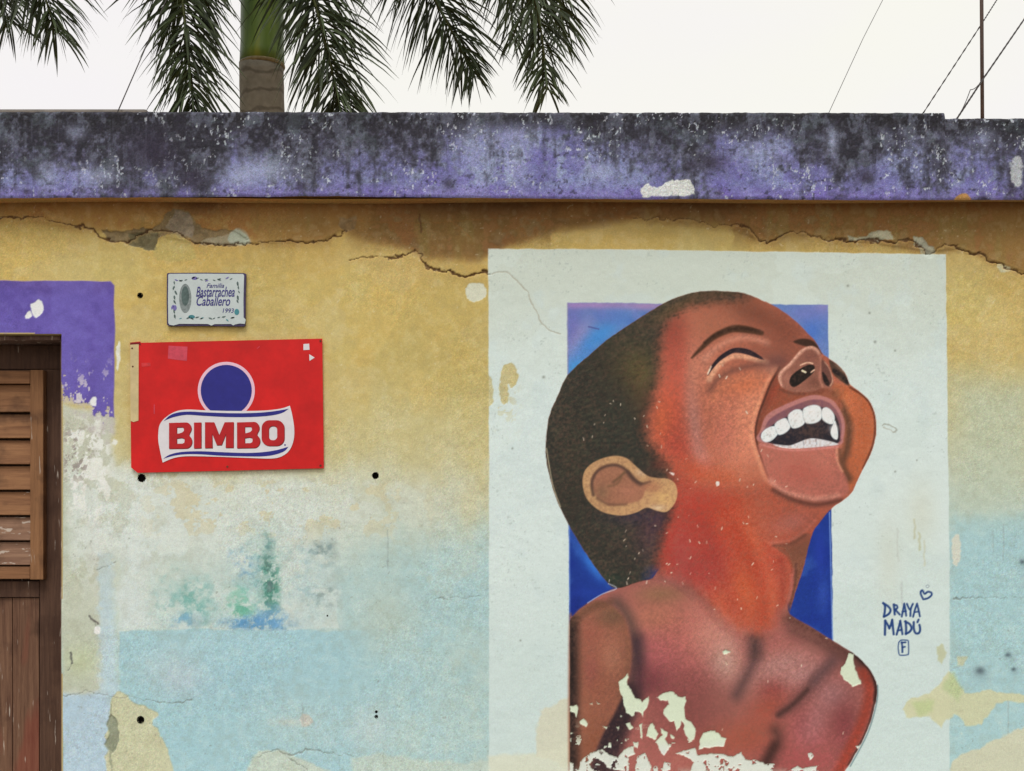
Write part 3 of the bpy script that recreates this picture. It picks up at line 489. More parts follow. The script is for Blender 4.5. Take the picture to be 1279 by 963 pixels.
    # chin
    c.poly([(948, 554), (980, 560), (1010, 561), (1046, 557), (1046, 575), (1056, 594), (1060, 614), (1045, 624), (1019, 627), (992, 621), (972, 612), (960, 598), (952, 576)], (176, 98, 82), 3, .97, clip=hm)
    B(1000, 590, 34, 16, (172, 84, 70), .8); B(1030, 575, 14, 14, (184, 104, 86), .7); S([(962, 601), (975, 612), (995, 619), (1020, 623), (1046, 619)], 6, (196, 128, 108), 4, .75); S([(966, 612), (985, 622), (1004, 628), (1024, 630), (1050, 625)], 5, (92, 52, 44), 4.5, .8); S([(1045, 560), (1046, 576), (1052, 588)], 3.4, (196, 128, 100), 2, .8); S([(1049, 562), (1051, 578), (1058, 592)], 4, (116, 72, 48), 2.6, .8)
    # brow, closed eye
    L([(864, 447, 2), (875, 436, 5), (890, 422, 7), (905, 414, 8), (918, 410.5, 9), (934, 412, 9), (951, 416, 6)], 8, (84, 52, 34), 1.8, .95); L([(880, 428), (900, 415), (925, 410), (948, 414)], 3, (60, 38, 26), 2, .7)
    L([(880, 448), (896, 434), (915, 424), (936, 422), (958, 428)], 7, (192, 126, 102), 5, .7)
    EYE = [(884, 469), (889, 458), (897, 447), (907, 439), (918, 434.5), (932, 435.5), (944, 441), (954, 449), (944, 446.5), (932, 442.5), (918, 440.5), (908, 445), (898, 452), (890, 461)]
    L([(886, 474), (894, 460), (906, 449), (920, 444.5), (938, 447), (958, 453)], 7, (204, 146, 112), 2.6, .85); L([(886, 488), (896, 474), (910, 465), (928, 459), (946, 456), (960, 457)], 6, (122, 74, 62), 5, .7); L([(890, 500), (902, 484), (922, 474), (946, 468)], 6, (190, 110, 78), 5, .6)
    c.poly(EYE, (54, 42, 52), .9, 1, clip=hm, n=3); L([(888, 460), (898, 448), (910, 440), (922, 437), (936, 439), (950, 447)], 3.4, (50, 38, 46), 1, .9); L([(884, 467), (888, 458)], 2, (226, 196, 170), .9, .8); B(970, 452, 18, 10, (112, 68, 62), .75); B(962, 462, 10, 6, (170, 110, 88), .6)
    # far brow and eye
    c.poly([(991, 427), (1002, 423), (1014, 425), (1022, 432), (1026, 442), (1014, 434), (1004, 432)], (70, 46, 34), 1.6, .95, clip=hm); c.poly([(1036, 449), (1051, 460), (1059, 474), (1060, 482), (1048, 474), (1040, 466)], (84, 62, 48), 1.4, .95, clip=hm); S([(1042, 463), (1052, 470), (1058, 477)], 5, (40, 34, 34), 1.6, .9); S([(1044, 456), (1054, 465)], 1.6, (140, 112, 92), 1, .6)
    # nose
    NOSE = [(972, 473), (974, 464), (984, 455), (992, 446), (1000, 437), (1012, 432), (1021, 435), (1025, 441), (1027, 448), (1034, 456), (1039, 467), (1041, 477), (1037, 484), (1029, 484), (1018, 488), (1003, 490), (988, 489), (977, 484)]
    sl, m = c.poly(NOSE, (150, 92, 74), 1.2, 1, clip=hm); nm = np.zeros(X.shape, np.float32); nm[sl] = m
    N = lambda *a, **k: c.stroke(*a, clip=nm, **k)
    N([(975, 482), (973, 472), (977, 463), (987, 454), (996, 443), (1006, 435), (1016, 434), (1023, 440)], 5, (206, 152, 128), 2.4, .9); c.blob(1012, 446, 10, 8, (140, 82, 68), .8, clip=nm); c.blob(1018, 478, 10, 9, (124, 74, 58), .8, clip=nm); c.blob(984, 474, 7, 9, (164, 104, 86), .8, clip=nm)
    N([(1024, 440), (1026, 455), (1024, 472), (1028, 484)], 3, (176, 112, 90), 1.6, .7); c.poly([(1027, 449), (1034, 456), (1039, 467), (1040, 477), (1036, 483), (1028, 478), (1026, 464)], (112, 68, 58), 1.5, .9, clip=nm)
    NOS = [(986, 478), (989, 469), (999, 461), (1010, 455.5), (1017, 457), (1016, 465), (1005, 475), (992, 483.5)]
    c.poly(NOS, (44, 34, 30), .9, 1, clip=nm); c.poly([(1027, 465), (1031, 468), (1036, 478), (1034, 482), (1029, 477)], (46, 34, 32), 1, 1, clip=nm); N([(1030, 452), (1036, 460), (1040, 474), (1037, 482)], 1.6, (188, 140, 112), .8, .8); N([(1000, 456), (1008, 453), (1015, 454)], 1.8, (214, 170, 140), .9, .8); S([(974, 486), (986, 491), (1004, 492)], 3, (110, 64, 50), 2, .6)
    c.stroke([(1002, 463), (1006, 465)], 2.4, (216, 190, 150), .8); c.stroke([(1013, 465), (1017, 462)], 1.8, (200, 160, 130), .8)
    # mouth
    LIPS = [(946, 550), (950, 537), (957, 519), (977, 507), (1000, 497.5), (1015, 493.5), (1028, 495), (1041, 501), (1050, 514), (1055, 529), (1053.5, 546), (1048, 556), (1010, 560), (975, 558)]
    c.poly(LIPS, (178, 116, 112), 1.2, 1, clip=hm, ident=ID_MOUTH)
    c.poly([(951, 548), (955, 535), (962, 523), (980, 512), (1002, 502.5), (1016, 499), (1028, 500), (1039, 506), (1047, 517), (1051, 530), (1050, 545), (1046, 553), (1000, 556)], (124, 80, 88), 1.2, 1, clip=hm)
    c.poly([(952, 549), (956, 540), (966, 530), (984, 520), (1004, 510), (1028, 509), (1042, 517), (1048, 530), (1049, 545), (1045, 554), (1020, 552), (996, 558), (972, 556)], (38, 36, 44), 1, 1, clip=hm); c.blob(1014, 540, 16, 8, (58, 46, 44), .8, clip=hm)
    c.poly([(966, 555), (985, 556.5), (996, 553), (1006, 549), (1016, 547.5), (1034, 550.5), (1047, 555), (1030, 557.5), (1000, 560), (978, 559.5)], (206, 204, 204), .9, 1, clip=hm); c.stroke([(1003, 551), (1004, 556)], 1, (150, 150, 156), .7); c.stroke([(1019, 549), (1020, 555)], 1, (150, 150, 156), .7)
    c.stroke([(950, 555), (975, 561), (1005, 562), (1046, 558)], 2.4, (196, 118, 110), 1.3, .8, clip=hm)
    for T in ([(951, 547), (952.5, 540), (961, 534), (969, 533.5), (971.5, 541), (964, 549.5), (956, 551.5)], [(968, 530), (974, 525), (981, 523), (985, 528), (986.5, 534), (981, 540), (973, 542.5), (969.5, 537)], [(984.5, 519.5), (989, 514.5), (995, 512), (1001, 513.5), (1004.5, 521), (1004.5, 528), (998, 533), (990, 534), (986, 528)],
              [(1003, 513), (1008, 508.5), (1016, 506.5), (1023, 508), (1026, 514), (1025.5, 522), (1020, 527), (1011, 528.5), (1005.5, 526)], [(1027, 512), (1032, 509.5), (1038, 513), (1042, 520), (1041, 528), (1036, 529), (1030, 526), (1027, 522)], [(1042.5, 526), (1045, 533), (1046.5, 543), (1045, 548.5), (1040, 546), (1037.5, 540), (1040, 532)]):
        cx = np.mean([p[0] for p in T]); cy = np.mean([p[1] for p in T]); T = [(cx + (x - cx) * 1.07, cy + (y - cy) * 1.09) for x, y in T]; c.poly(T, (150, 158, 164), .9, .8, clip=hm); T = [(cx + (x - cx) * .95, cy + (y - cy) * .96) for x, y in T]; c.poly(T, (214, 226, 226), .8, 1, clip=hm); c.blob(cx - 1, cy - 3, 5, 4, (232, 238, 236), .8, clip=hm)
    # hair
    HAIR = [(682, 553), (686, 520), (694, 501), (709, 469), (735, 445), (757, 426), (795, 400), (829, 379), (857, 368), (885, 363), (915, 364), (940, 370), (925, 370), (890, 373), (862, 380), (840, 392), (828, 408), (822, 430), (821, 455), (815, 480), (807, 505), (803, 530), (806, 550), (818, 568), (832, 585), (838, 610), (836, 640), (826, 665), (820, 690), (818, 722), (796, 727), (779, 733), (769, 734), (760, 729), (742, 706), (727, 683), (712, 658), (697, 628), (688, 600), (682, 572)]
    HAIR = [((x - 800) * 1.13 + 800, (y - 560) * 1.10 + 560) if i <= 11 or i >= 30 else (x, y) for i, (x, y) in enumerate(HAIR)]
    sl, d = c.sdist(HAIR, 16, True, 3, 3, 71, 10)
    hairs = .5 * (fbm(X[sl] * .97 - Y[sl] * .26, Y[sl] * .97 + X[sl] * .26, 9, 2.2, 72, 3) - .5) + .6 * (fbm(X[sl], Y[sl], 3, 3, 73, 2) - .5)
    outer = sstep(1.5, -1.5, d); ms = sstep(13, -11, d + 12 * hairs) * hm[sl]; hmk = np.zeros(X.shape, np.float32); hmk[sl] = ms
    c.put(sl, ms, (54, 53, 46)); c.I[sl] = np.where(ms > .55, ID_HAIR, c.I[sl])
    H = lambda *a, **k: c.blob(*a, clip=hmk, **k)
    H(790, 460, 40, 40, (84, 74, 48), .7); H(800, 470, 18, 26, (112, 96, 52), .5); H(800, 500, 14, 26, (96, 70, 46), .5); H(850, 385, 40, 12, (96, 74, 44), .7, rot=-25); H(740, 500, 40, 40, (52, 50, 42), .5); H(770, 530, 30, 40, (58, 62, 52), .5); H(715, 580, 20, 60, (62, 56, 44), .5); H(900, 367, 40, 5, (70, 52, 34), .7)
    H(810, 670, 20, 34, (84, 56, 64), .7); H(822, 650, 14, 16, (72, 46, 62), .7); H(790, 645, 30, 10, (58, 48, 66), .7); H(770, 690, 30, 24, (56, 52, 46), .6); H(764, 722, 16, 8, (40, 56, 46), .6); H(805, 600, 20, 10, (96, 56, 46), .6); H(825, 580, 12, 8, (120, 58, 46), .7)
    c.put(sl, ms * sstep(.0, .3, hairs) * .32, (96, 90, 66)); c.put(sl, ms * sstep(.0, .3, -hairs) * .35, (34, 33, 30))
    # the neck melts into the chest
    NL = np.full(X.shape, 99., np.float32)
    for (ax, ay), (bx, by) in zip(*(lambda q: (q[:-1], q[1:]))(spline([(822, 727), (838, 732), (858, 746), (880, 766), (900, 786), (925, 799), (950, 804), (972, 793), (984, 772)], False, 3))):
        dx, dy = bx - ax, by - ay; tt = np.clip(((X - ax) * dx + (Y - ay) * dy) / (dx * dx + dy * dy), 0, 1); NL = np.minimum(NL, np.sqrt((X - ax - tt * dx) ** 2 + (Y - ay - tt * dy) ** 2))
    mel = sstep(26, 1, NL + 10 * (fbm(X, Y, 8, 8, 74, 3) - .5)) * sstep(0, .5, hm) * .85; c.C += (under - c.C) * mel[..., None]
    # ear
    EAR = [(727.5, 602), (731, 587), (744, 576), (765, 569.5), (782, 572), (795, 583), (808, 594), (820, 597), (834, 598), (843, 604), (846, 615), (843, 628), (833, 639), (821, 638), (808, 634), (795, 640), (776, 644), (754, 640), (740, 631), (731, 619)]
    sl, m = c.poly(EAR, (190, 146, 102), 1, 1, clip=hm, ident=ID_EAR); em = np.zeros(X.shape, np.float32); em[sl] = m
    INN = [(738, 604), (742, 591), (754, 582), (771, 580.5), (783, 587), (792, 598), (801, 604), (811, 605), (806, 613), (800, 624), (780, 630), (761, 631), (746, 621)]
    c.poly(INN, (160, 108, 82), 1.6, 1, clip=em); E = lambda *a, **k: c.stroke(*a, clip=em, **k)
    E([(741, 618), (739, 604), (744, 591), (755, 583), (770, 581), (782, 587), (792, 598), (801, 604), (812, 602)], 3.6, (84, 62, 52), 2, .9); E([(784, 590), (792, 600), (800, 605)], 5, (70, 52, 46), 2.5, .7); E([(746, 622), (760, 630), (782, 630)], 3, (112, 80, 62), 2, .8)
    E([(766, 602), (774, 596), (780, 590)], 3, (104, 78, 56), 2, .8); E([(760, 607), (770, 605), (776, 597)], 2.5, (112, 84, 60), 2, .7); c.blob(752, 615, 8, 10, (130, 100, 74), .7, clip=em); c.blob(785, 615, 14, 10, (172, 112, 88), .7, clip=em); c.blob(830, 622, 13, 13, (208, 166, 108), .9, clip=em); c.blob(815, 608, 10, 8, (176, 118, 86), .8, clip=em); c.blob(822, 634, 10, 4, (214, 186, 150), .8, clip=em); c.blob(802, 590, 8, 5, (204, 172, 140), .7, clip=em)
    E([(735, 612), (736, 595), (748, 580), (768, 574)], 3, (200, 156, 112), 2, .6)
    # brushy variation over the whole figure
    fig = np.maximum(hm, tm) ; g1 = fbm(X, Y, 2.6, 2.6, 68, 2) - .5; c.fill(fig * sstep(-.2, .5, n1 + .9 * g1) * .2, (196, 134, 106)); c.fill(fig * sstep(-.2, .5, -n1 + .9 * g1) * .2, (70, 42, 38))
    k_ = (fig * (1 - .8 * em) * (1 - .75 * hmk) * np.where(c.I == ID_MOUTH, .15, 1))[..., None]; lum = (c.C @ np.array((.3, .59, .11), np.float32))[..., None]; c.C += ((c.C * (1 + .30 * (lum - 96) / 96) - c.C) + (lum - c.C) * .10 - 3) * k_; np.clip(c.C, 6, 246, out=c.C)
    # thin outlines
    c.stroke([(760, 729), (770, 735), (752, 742), (734, 753)], 1.2, (190, 196, 214), .7, .7); c.stroke([(682.5, 560), (690, 604), (700, 633)], 1.4, (214, 196, 160), .8, .6); c.stroke([(1096, 856), (1095.5, 874), (1089, 901), (1080, 924), (1062, 957)], 1.4, (66, 92, 98), 1, .7)
    # --- flaked-off paint showing the pale coat below
    pal = (206, 214, 188); pal2 = (208, 210, 198)
    z7 = lambda *p: zz(680, 783, 5.33, p); z8 = lambda *p: zz(880, 783, 5.33, p)
    peel = [z7((555, 305), (562, 330), (550, 380), (575, 420), (600, 475), (640, 480), (650, 497), (695, 462), (696, 490), (680, 540), (662, 570), (660, 597), (640, 572), (605, 563), (590, 597), (545, 572), (535, 530), (520, 470), (495, 420), (494, 365), (540, 330)),
            z7((748, 467), (790, 443), (850, 426), (890, 462), (941, 463), (944, 500), (928, 530), (940, 610), (990, 650), (1013, 690), (1000, 750), (970, 762), (940, 720), (925, 640), (912, 625), (900, 670), (880, 692), (860, 630), (830, 627), (793, 580), (795, 545), (832, 520), (825, 488), (780, 492)),
            z7((678, 722), (695, 660), (715, 633), (737, 680), (757, 712), (740, 752), (700, 738)), z7((768, 668), (818, 700), (820, 730), (800, 742), (832, 800), (800, 852), (778, 840), (743, 770), (760, 745), (782, 720)),
            z7((1033, 742), (1060, 710), (1110, 686), (1160, 705), (1182, 735), (1213, 740), (1190, 792), (1130, 795), (1100, 806), (1060, 800), (1028, 817)),
            z7((250, 880), (310, 838), (380, 813), (440, 850), (490, 872), (540, 808), (592, 798), (600, 842), (555, 870), (565, 970), (420, 935), (400, 900), (330, 870), (300, 912), (335, 980), (215, 980)),
            z7((618, 862), (670, 838), (715, 930), (690, 980), (605, 980)), z7((878, 842), (1000, 808), (1020, 852), (1190, 848), (1290, 885), (1290, 1000), (965, 1000), (992, 900), (950, 862)),
            z7((172, 530), (215, 517), (226, 545), (215, 600), (196, 575), (172, 562)), z7((230, 630), (260, 605), (286, 640), (275, 662), (240, 648)), z7((540, 645), (565, 632), (596, 672), (570, 684)), z7((632, 655), (655, 640), (652, 750), (640, 740)), z7((385, 655), (420, 665), (412, 684)), z7((590, 762), (625, 770), (620, 806), (600, 795)), z7((478, 660), (500, 660), (490, 686)), z7((505, 585), (522, 590), (510, 600)), z7((425, 770), (445, 772), (445, 806), (422, 800)), z7((840, 710), (868, 735), (860, 750), (845, 735)), z7((300, 510), (320, 506), (318, 515)), z7((345, 500), (370, 515), (350, 514)), z7((725, 930), (750, 925), (755, 980), (725, 980)), z7((800, 900), (845, 905), (840, 950), (780, 970)),
            z7((168, 700), (190, 708), (170, 714)), z7((172, 900), (192, 915), (190, 990), (168, 990)), z7((1182, 160), (1200, 148), (1238, 168), (1215, 188), (1190, 180)),
            z8((-10, 850), (110, 848), (180, 872), (242, 833), (270, 882), (350, 888), (400, 915), (460, 908), (472, 1000), (-10, 1000)), z8((550, 955), (620, 930), (650, 940), (752, 923), (757, 1000), (550, 1000)), z8((965, 171), (992, 180), (990, 220), (1012, 290), (1042, 380), (990, 401), (930, 350), (902, 300), (910, 270), (940, 240), (952, 205)), z8((685, 845), (712, 838), (732, 860), (700, 888)), z8((1008, 795), (1034, 785), (1020, 808))]
    pk = np.zeros(X.shape, np.float32)
    for i, p in enumerate(peel):
        sl, d = c.sdist(p, 8, False, 1, 1.6, 80 + i % 3, 5); pk[sl] = np.maximum(pk[sl], sstep(.8, -.8, d))
    keepn = fbm(X, Y, 6, 6, 85, 3, .65); pk *= 1 - sstep(.655, .675, keepn) * sstep(930, 945, Y)
    spk = sstep(.69, .705, fbm(X, Y, 12, 9, 86, 4, .62)) * sstep(895, 940, Y) * sstep(900, 860, X) * tm; pk = np.maximum(pk, spk)
    lowp = sstep(.53, .55, fbm(X, Y, 22, 22, 87, 4, .66)) * sstep(955, 985, Y) * tm; pk = np.maximum(pk, lowp)
    c.fill(pk, pal); c.fill(pk * sstep(915, 945, Y + 30 * n2), pal2); c.H -= .0028 * pk * tm
    pkid = (pk > .5) & (c.I >= ID_HAIR); c.I[:] = np.where(pkid, ID_PANEL, c.I)
    # little chips
    rs = np.random.RandomState(7)
    for (x0, x1, y0, y1, k) in ((720, 830, 500, 560, 16), (780, 880, 640, 720, 16), (850, 990, 590, 780, 22), (760, 900, 690, 740, 12), (880, 960, 440, 520, 5), (940, 970, 545, 610, 5), (830, 870, 570, 610, 4), (900, 1060, 780, 930, 6)):
        for i in range(k):
            x, y = rs.uniform(x0, x1), rs.uniform(y0, y1); r = rs.uniform(.7, 1.5)
            c.stroke([(x, y), (x + rs.uniform(-2, 2), y + rs.uniform(0, 3.2))], r, (222, 200, 176), .6, rs.uniform(.5, .95), clip=fig)
    c.poly([(894, 602), (898, 602), (898, 606), (895, 607)], (232, 214, 200), .7); c.poly([(836, 590), (842, 591), (841, 594)], (232, 200, 190), .7)
    # --- signature
    col = (30, 58, 112); zs = lambda *p: zz(1080, 720, 8.758, p)
    for s_, w in (((( 205, 292), (222, 330), (218, 390), (208, 440)), 3), (((200, 292), (250, 322), (282, 365), (262, 410), (210, 440)), 3), (((318, 306), (322, 360), (328, 415)), 3), (((318, 310), (350, 318), (355, 345), (328, 365)), 2.6), (((335, 362), (358, 390), (382, 416)), 2.8),
                  (((432, 300), (420, 360), (404, 438)), 2.6), (((432, 300), (444, 360), (452, 428)), 2.6), (((412, 385), (452, 380)), 2.2), (((462, 300), (478, 340), (492, 362)), 2.6), (((526, 300), (505, 350), (498, 432)), 2.6), (((572, 300), (550, 360), (528, 440)), 2.6), (((572, 300), (590, 370), (602, 436)), 2.6), (((545, 390), (592, 384)), 2.2),
                  (((224, 484), (222, 560), (220, 636)), 3.2), (((224, 484), (252, 530), (268, 566)), 3), (((300, 476), (285, 530), (268, 566)), 3), (((300, 476), (308, 560), (316, 632)), 3), (((388, 486), (370, 560), (348, 636)), 2.8), (((388, 486), (400, 560), (412, 630)), 2.8), (((360, 590), (408, 584)), 2.4),
                  (((446, 490), (452, 560), (450, 628)), 3), (((440, 492), (490, 520), (512, 565), (490, 605), (448, 628)), 3), (((536, 500), (538, 580), (560, 622), (592, 618), (606, 580), (598, 530)), 3), (((588, 472), (576, 500)), 2.8),
                  (((640, 250), (618, 205), (612, 170), (632, 152), (655, 190), (690, 168), (728, 178), (730, 205), (690, 238), (640, 250)), 2.6), (((404, 720), (410, 770), (412, 828)), 2.6), (((402, 724), (446, 720)), 2.4), (((408, 774), (440, 770)), 2.2),
                  (((372, 720), (366, 780), (376, 850), (400, 862), (460, 858), (480, 840), (478, 720), (462, 698), (400, 696), (372, 720)), 1.5)):
        c.stroke(zs(*s_), w * .92, col, .7, .95, ident=ID_SIGN)
    c.stroke(zs((672, 100), (690, 92), (706, 105), (690, 124), (672, 116), (672, 100)), 1, (130, 140, 150), .7, .7)

FASC_D = ([-400, 0, 60, 120, 170, 220, 260, 290, 330, 380, 440, 480, 530, 560, 600, 640, 700, 760, 800, 850, 880, 905, 930, 980, 1020, 1060, 1085, 1110, 1140, 1180, 1200, 1230, 1260, 1279, 1700],
          [70, 66, 88, 88, 104, 112, 112, 72, 78, 94, 88, 74, 60, 44, 30, 16, 24, 52, 58, 74, 80, 44, 38, 48, 60, 88, 88, 52, 74, 86, 56, 48, 90, 96, 60])
def paint_fascia(c, detail=True):
    X, Y = c.X, c.Y
    n1 = fbm(X, Y, 90, 60, 91, 4) - .5; n2 = fbm(X, Y, 22, 30, 92, 5, .66) - .5; n3 = fbm(X, Y, 6, 6, 93, 3, .65) - .5; dr = fbm(X, Y, 9, 90, 94, 4) - .5; n5 = fbm(X, Y, 40, 34, 99, 5, .66) - .5
    c.C[:] = (114, 112, 160)
    c.fill(sstep(-.04, .16, n1 + .7 * n2) * .8, (134, 140, 178)); c.fill(sstep(.02, .2, n5) * .7, (112, 102, 166)); c.fill(sstep(.04, .18, n2 - .4 * n1 + .3 * n3) * .75, (158, 168, 194)); c.fill(sstep(228, 246, Y + 20 * n2) * .55, (118, 100, 168))
    D = np.interp(X[0], *FASC_D)[None, :]; t = (138 + D + 6 - Y) / 34 + 2.6 * n2 + 1.4 * dr + 1.5 * n3 + 1.6 * n5
    c.fill(sstep(-1.2, .4, t) * .5, (98, 98, 124)); c.fill(sstep(-.3, .8, t) * .8, (70, 68, 80)); c.fill(sstep(.5, 1.8, t + n3) * .7, (52, 49, 54)); c.fill(sstep(168, 141, Y + 20 * n3 + 26 * n2) * .9, (40, 38, 39)); c.fill(sstep(.9, 2.2, t + n3) * .5, (36, 34, 38))
    vs1 = fbm(X, Y, 3.5, 70, 196, 3) - .5; vs2 = fbm(X, Y, 7, 120, 197, 3) - .5
    brk = sstep(.47, .62, fbm(X, Y, 30, 40, 198, 4, .6)); c.fill(sstep(.08, .24, vs1 + .5 * n3) * brk * sstep(246, 190, Y + 50 * n5) * .4, (58, 56, 66)); c.fill(sstep(.08, .24, vs2 + .4 * n2) * sstep(-1.5, .6, t) * .5, (46, 44, 50)); c.fill(sstep(.1, .26, -vs1 + .5 * n3) * brk * .2, (150, 154, 178))
    c.fill(sstep(.54, .64, fbm(X, Y, 14, 26, 95, 5, .66)) * sstep(.0, .8, t) * .55, (106, 108, 122)); c.fill(sstep(.58, .68, fbm(X, Y, 26, 20, 195, 5, .66)) * sstep(.0, .8, t) * .4, (84, 92, 96))
    # spots of mould and of bare lime
    s1 = fbm(X, Y, 7, 7, 96, 3, .75); c.fill(sstep(.66, .76, s1 + .2 * n5) * .6, (50, 47, 58)); c.fill(sstep(.0, .3, n3) * .22, (60, 58, 70)); c.fill(sstep(.0, .3, -n3) * .2, (170, 174, 196))
    lime = sstep(.675, .73, fbm(X, Y, 3.2, 5.5, 97, 3, .72)) * sstep(.46, .6, fbm(X, Y, 45, 45, 98, 3)); c.fill(lime * .8, (196, 200, 204))
    if not detail: return
    for x, y, rx, ry, a in ((95, 165, 12, 10, .5), (120, 222, 30, 12, .6), (330, 215, 36, 16, .7), (300, 225, 20, 14, .6), (590, 190, 20, 30, .5), (640, 170, 30, 16, .5), (645, 210, 14, 26, .5), (750, 215, 16, 12, .6), (60, 218, 14, 16, .5), (950, 190, 30, 16, .4), (1040, 175, 8, 18, .6), (1230, 165, 12, 14, .45)):
        c.blob(x, y, rx, ry, (166, 172, 198), a)
    for x, y, rx, ry in ((890, 203, 18, 14), (1080, 220, 12, 10), (240, 225, 16, 16), (190, 190, 30, 30), (560, 232, 8, 8), (862, 205, 6, 6), (33, 242, 5, 4), (145, 241, 8, 5), (375, 238, 6, 5), (898, 243, 5, 4), (1050, 245, 7, 3), (1228, 247, 8, 3), (1265, 230, 8, 20)):
        c.blob(x, y, rx, ry, (56, 50, 64), .75)
    c.poly([(800, 238), (808, 230), (822, 236), (838, 228), (862, 226), (868, 246), (800, 247)], (216, 216, 206), .8, .9, warp=4, wscale=8, smooth=False, h=-.001)
    c.poly([(1262, 195), (1274, 192), (1277, 215), (1272, 232), (1264, 228)], (190, 192, 190), 1.5, .8, warp=5, wscale=8)
    c.poly([(1192, 250), (1200, 242), (1208, 242), (1212, 251)], (178, 132, 74), 1, .95, warp=1.5)
    c.H[:] = n2 * .003 + n3 * .002 - .0015 * lime

def grain(c, amp=.06, seed=1):
    """sandy grain of the plaster, finer than the brushwork"""
    r = np.random.RandomState(seed); g = r.randn(*c.X.shape).astype(np.float32) * .75 + 1.6 * (fbm(c.X, c.Y, 2.4, None, 300, 1) - .5)
    t = r.randn(*c.X.shape, 3).astype(np.float32) * .35; c.C *= np.clip(1 + amp * (g[..., None] + t), .5, 1.5)
# ---------------------------------------------------------------- GRIDS TO MESHES
def grid_mesh(name, c, quads_mask, to_world, mat, gain=GAIN):
    """one mesh from the grid quads picked by the mask; colours and relief come from the canvas"""
    ny, nx = c.X.shape; jj, ii = np.nonzero(quads_mask)
    if len(jj) == 0: return None
    a = jj * nx + ii; q = np.stack([a + nx, a + nx + 1, a + 1, a], 1)
    used, inv = np.unique(q, return_inverse=True); q = inv.reshape(-1, 4).astype(np.int32)
    co = to_world(c.X.ravel()[used].astype(np.float64), c.Y.ravel()[used].astype(np.float64), c.H.ravel()[used].astype(np.float64))
    me = bpy.data.meshes.new(name); nv, nq = len(used), len(q)
    me.vertices.add(nv); me.vertices.foreach_set('co', co.astype(np.float32).ravel())
    me.loops.add(nq * 4); me.loops.foreach_set('vertex_index', q.ravel())
    me.polygons.add(nq); me.polygons.foreach_set('loop_start', np.arange(0, nq * 4, 4, dtype=np.int32)); me.polygons.foreach_set('use_smooth', np.ones(nq, bool))
    at = me.attributes.new('paint', 'FLOAT_COLOR', 'POINT')
    rgb = np.clip(lin(np.clip(c.C.reshape(-1, 3)[used], 0, 255)) * gain, 0, .9); at.data.foreach_set('color', np.concatenate([rgb, np.ones((nv, 1))], 1).astype(np.float32).ravel())
    me.update(calc_edges=True); me.materials.append(mat); return me
def wall_world(X, Y, H): return np.stack([(X - 639.5) * S, -H, zw(Y)], 1)
M_PLASTER = painted_mat('plaster_paint', .06, .88, .3); M_MURAL = painted_mat('mural_paint', .03, .8, .14); M_FASCIA = painted_mat('fascia_paint', .16, .9, .6)
M_RENDER = plain('bare_render', (170, 160, 140), .9, scale=12, bump=.3)

house = tag(empty('house', (0, 0, 0)), 'weathered yellow and pale blue plastered house with mouldy purple roof edge and mural', 'house')
# wall: the plastered face in view (fine), its continuation (coarse) and the masonry behind
HOLES = [(177, 597, 5.2), (175, 369, 3), (469, 594, 4.2), (175.5, 899, 4), (470, 889, 1.3), (470, 895, 1.6), (409, 769, 1.2)]
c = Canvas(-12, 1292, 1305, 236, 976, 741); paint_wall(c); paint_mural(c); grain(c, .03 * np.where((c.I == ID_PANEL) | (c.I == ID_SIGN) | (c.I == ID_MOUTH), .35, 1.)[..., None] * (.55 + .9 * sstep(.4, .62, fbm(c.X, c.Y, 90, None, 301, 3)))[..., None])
c.H += (fbm(c.X, c.Y, 130, None, 201, 3) - .5) * .006 + (fbm(c.X, c.Y, 14, None, 202, 3) - .5) * .0016
Ic = np.minimum(np.minimum(c.I[:-1, :-1], c.I[1:, 1:]), np.minimum(c.I[1:, :-1], c.I[:-1, 1:])); Ic = c.I[:-1, :-1]
XC, YC = c.X[:-1, :-1] + .5, c.Y[:-1, :-1] + .5
cut = (XC < 77) & (YC > 417)
for x, y, r in HOLES: cut |= (XC - x) ** 2 + (YC - y) ** 2 < (r - .2) ** 2
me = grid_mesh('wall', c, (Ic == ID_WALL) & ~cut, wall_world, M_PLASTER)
wall = link('wall', me, house)
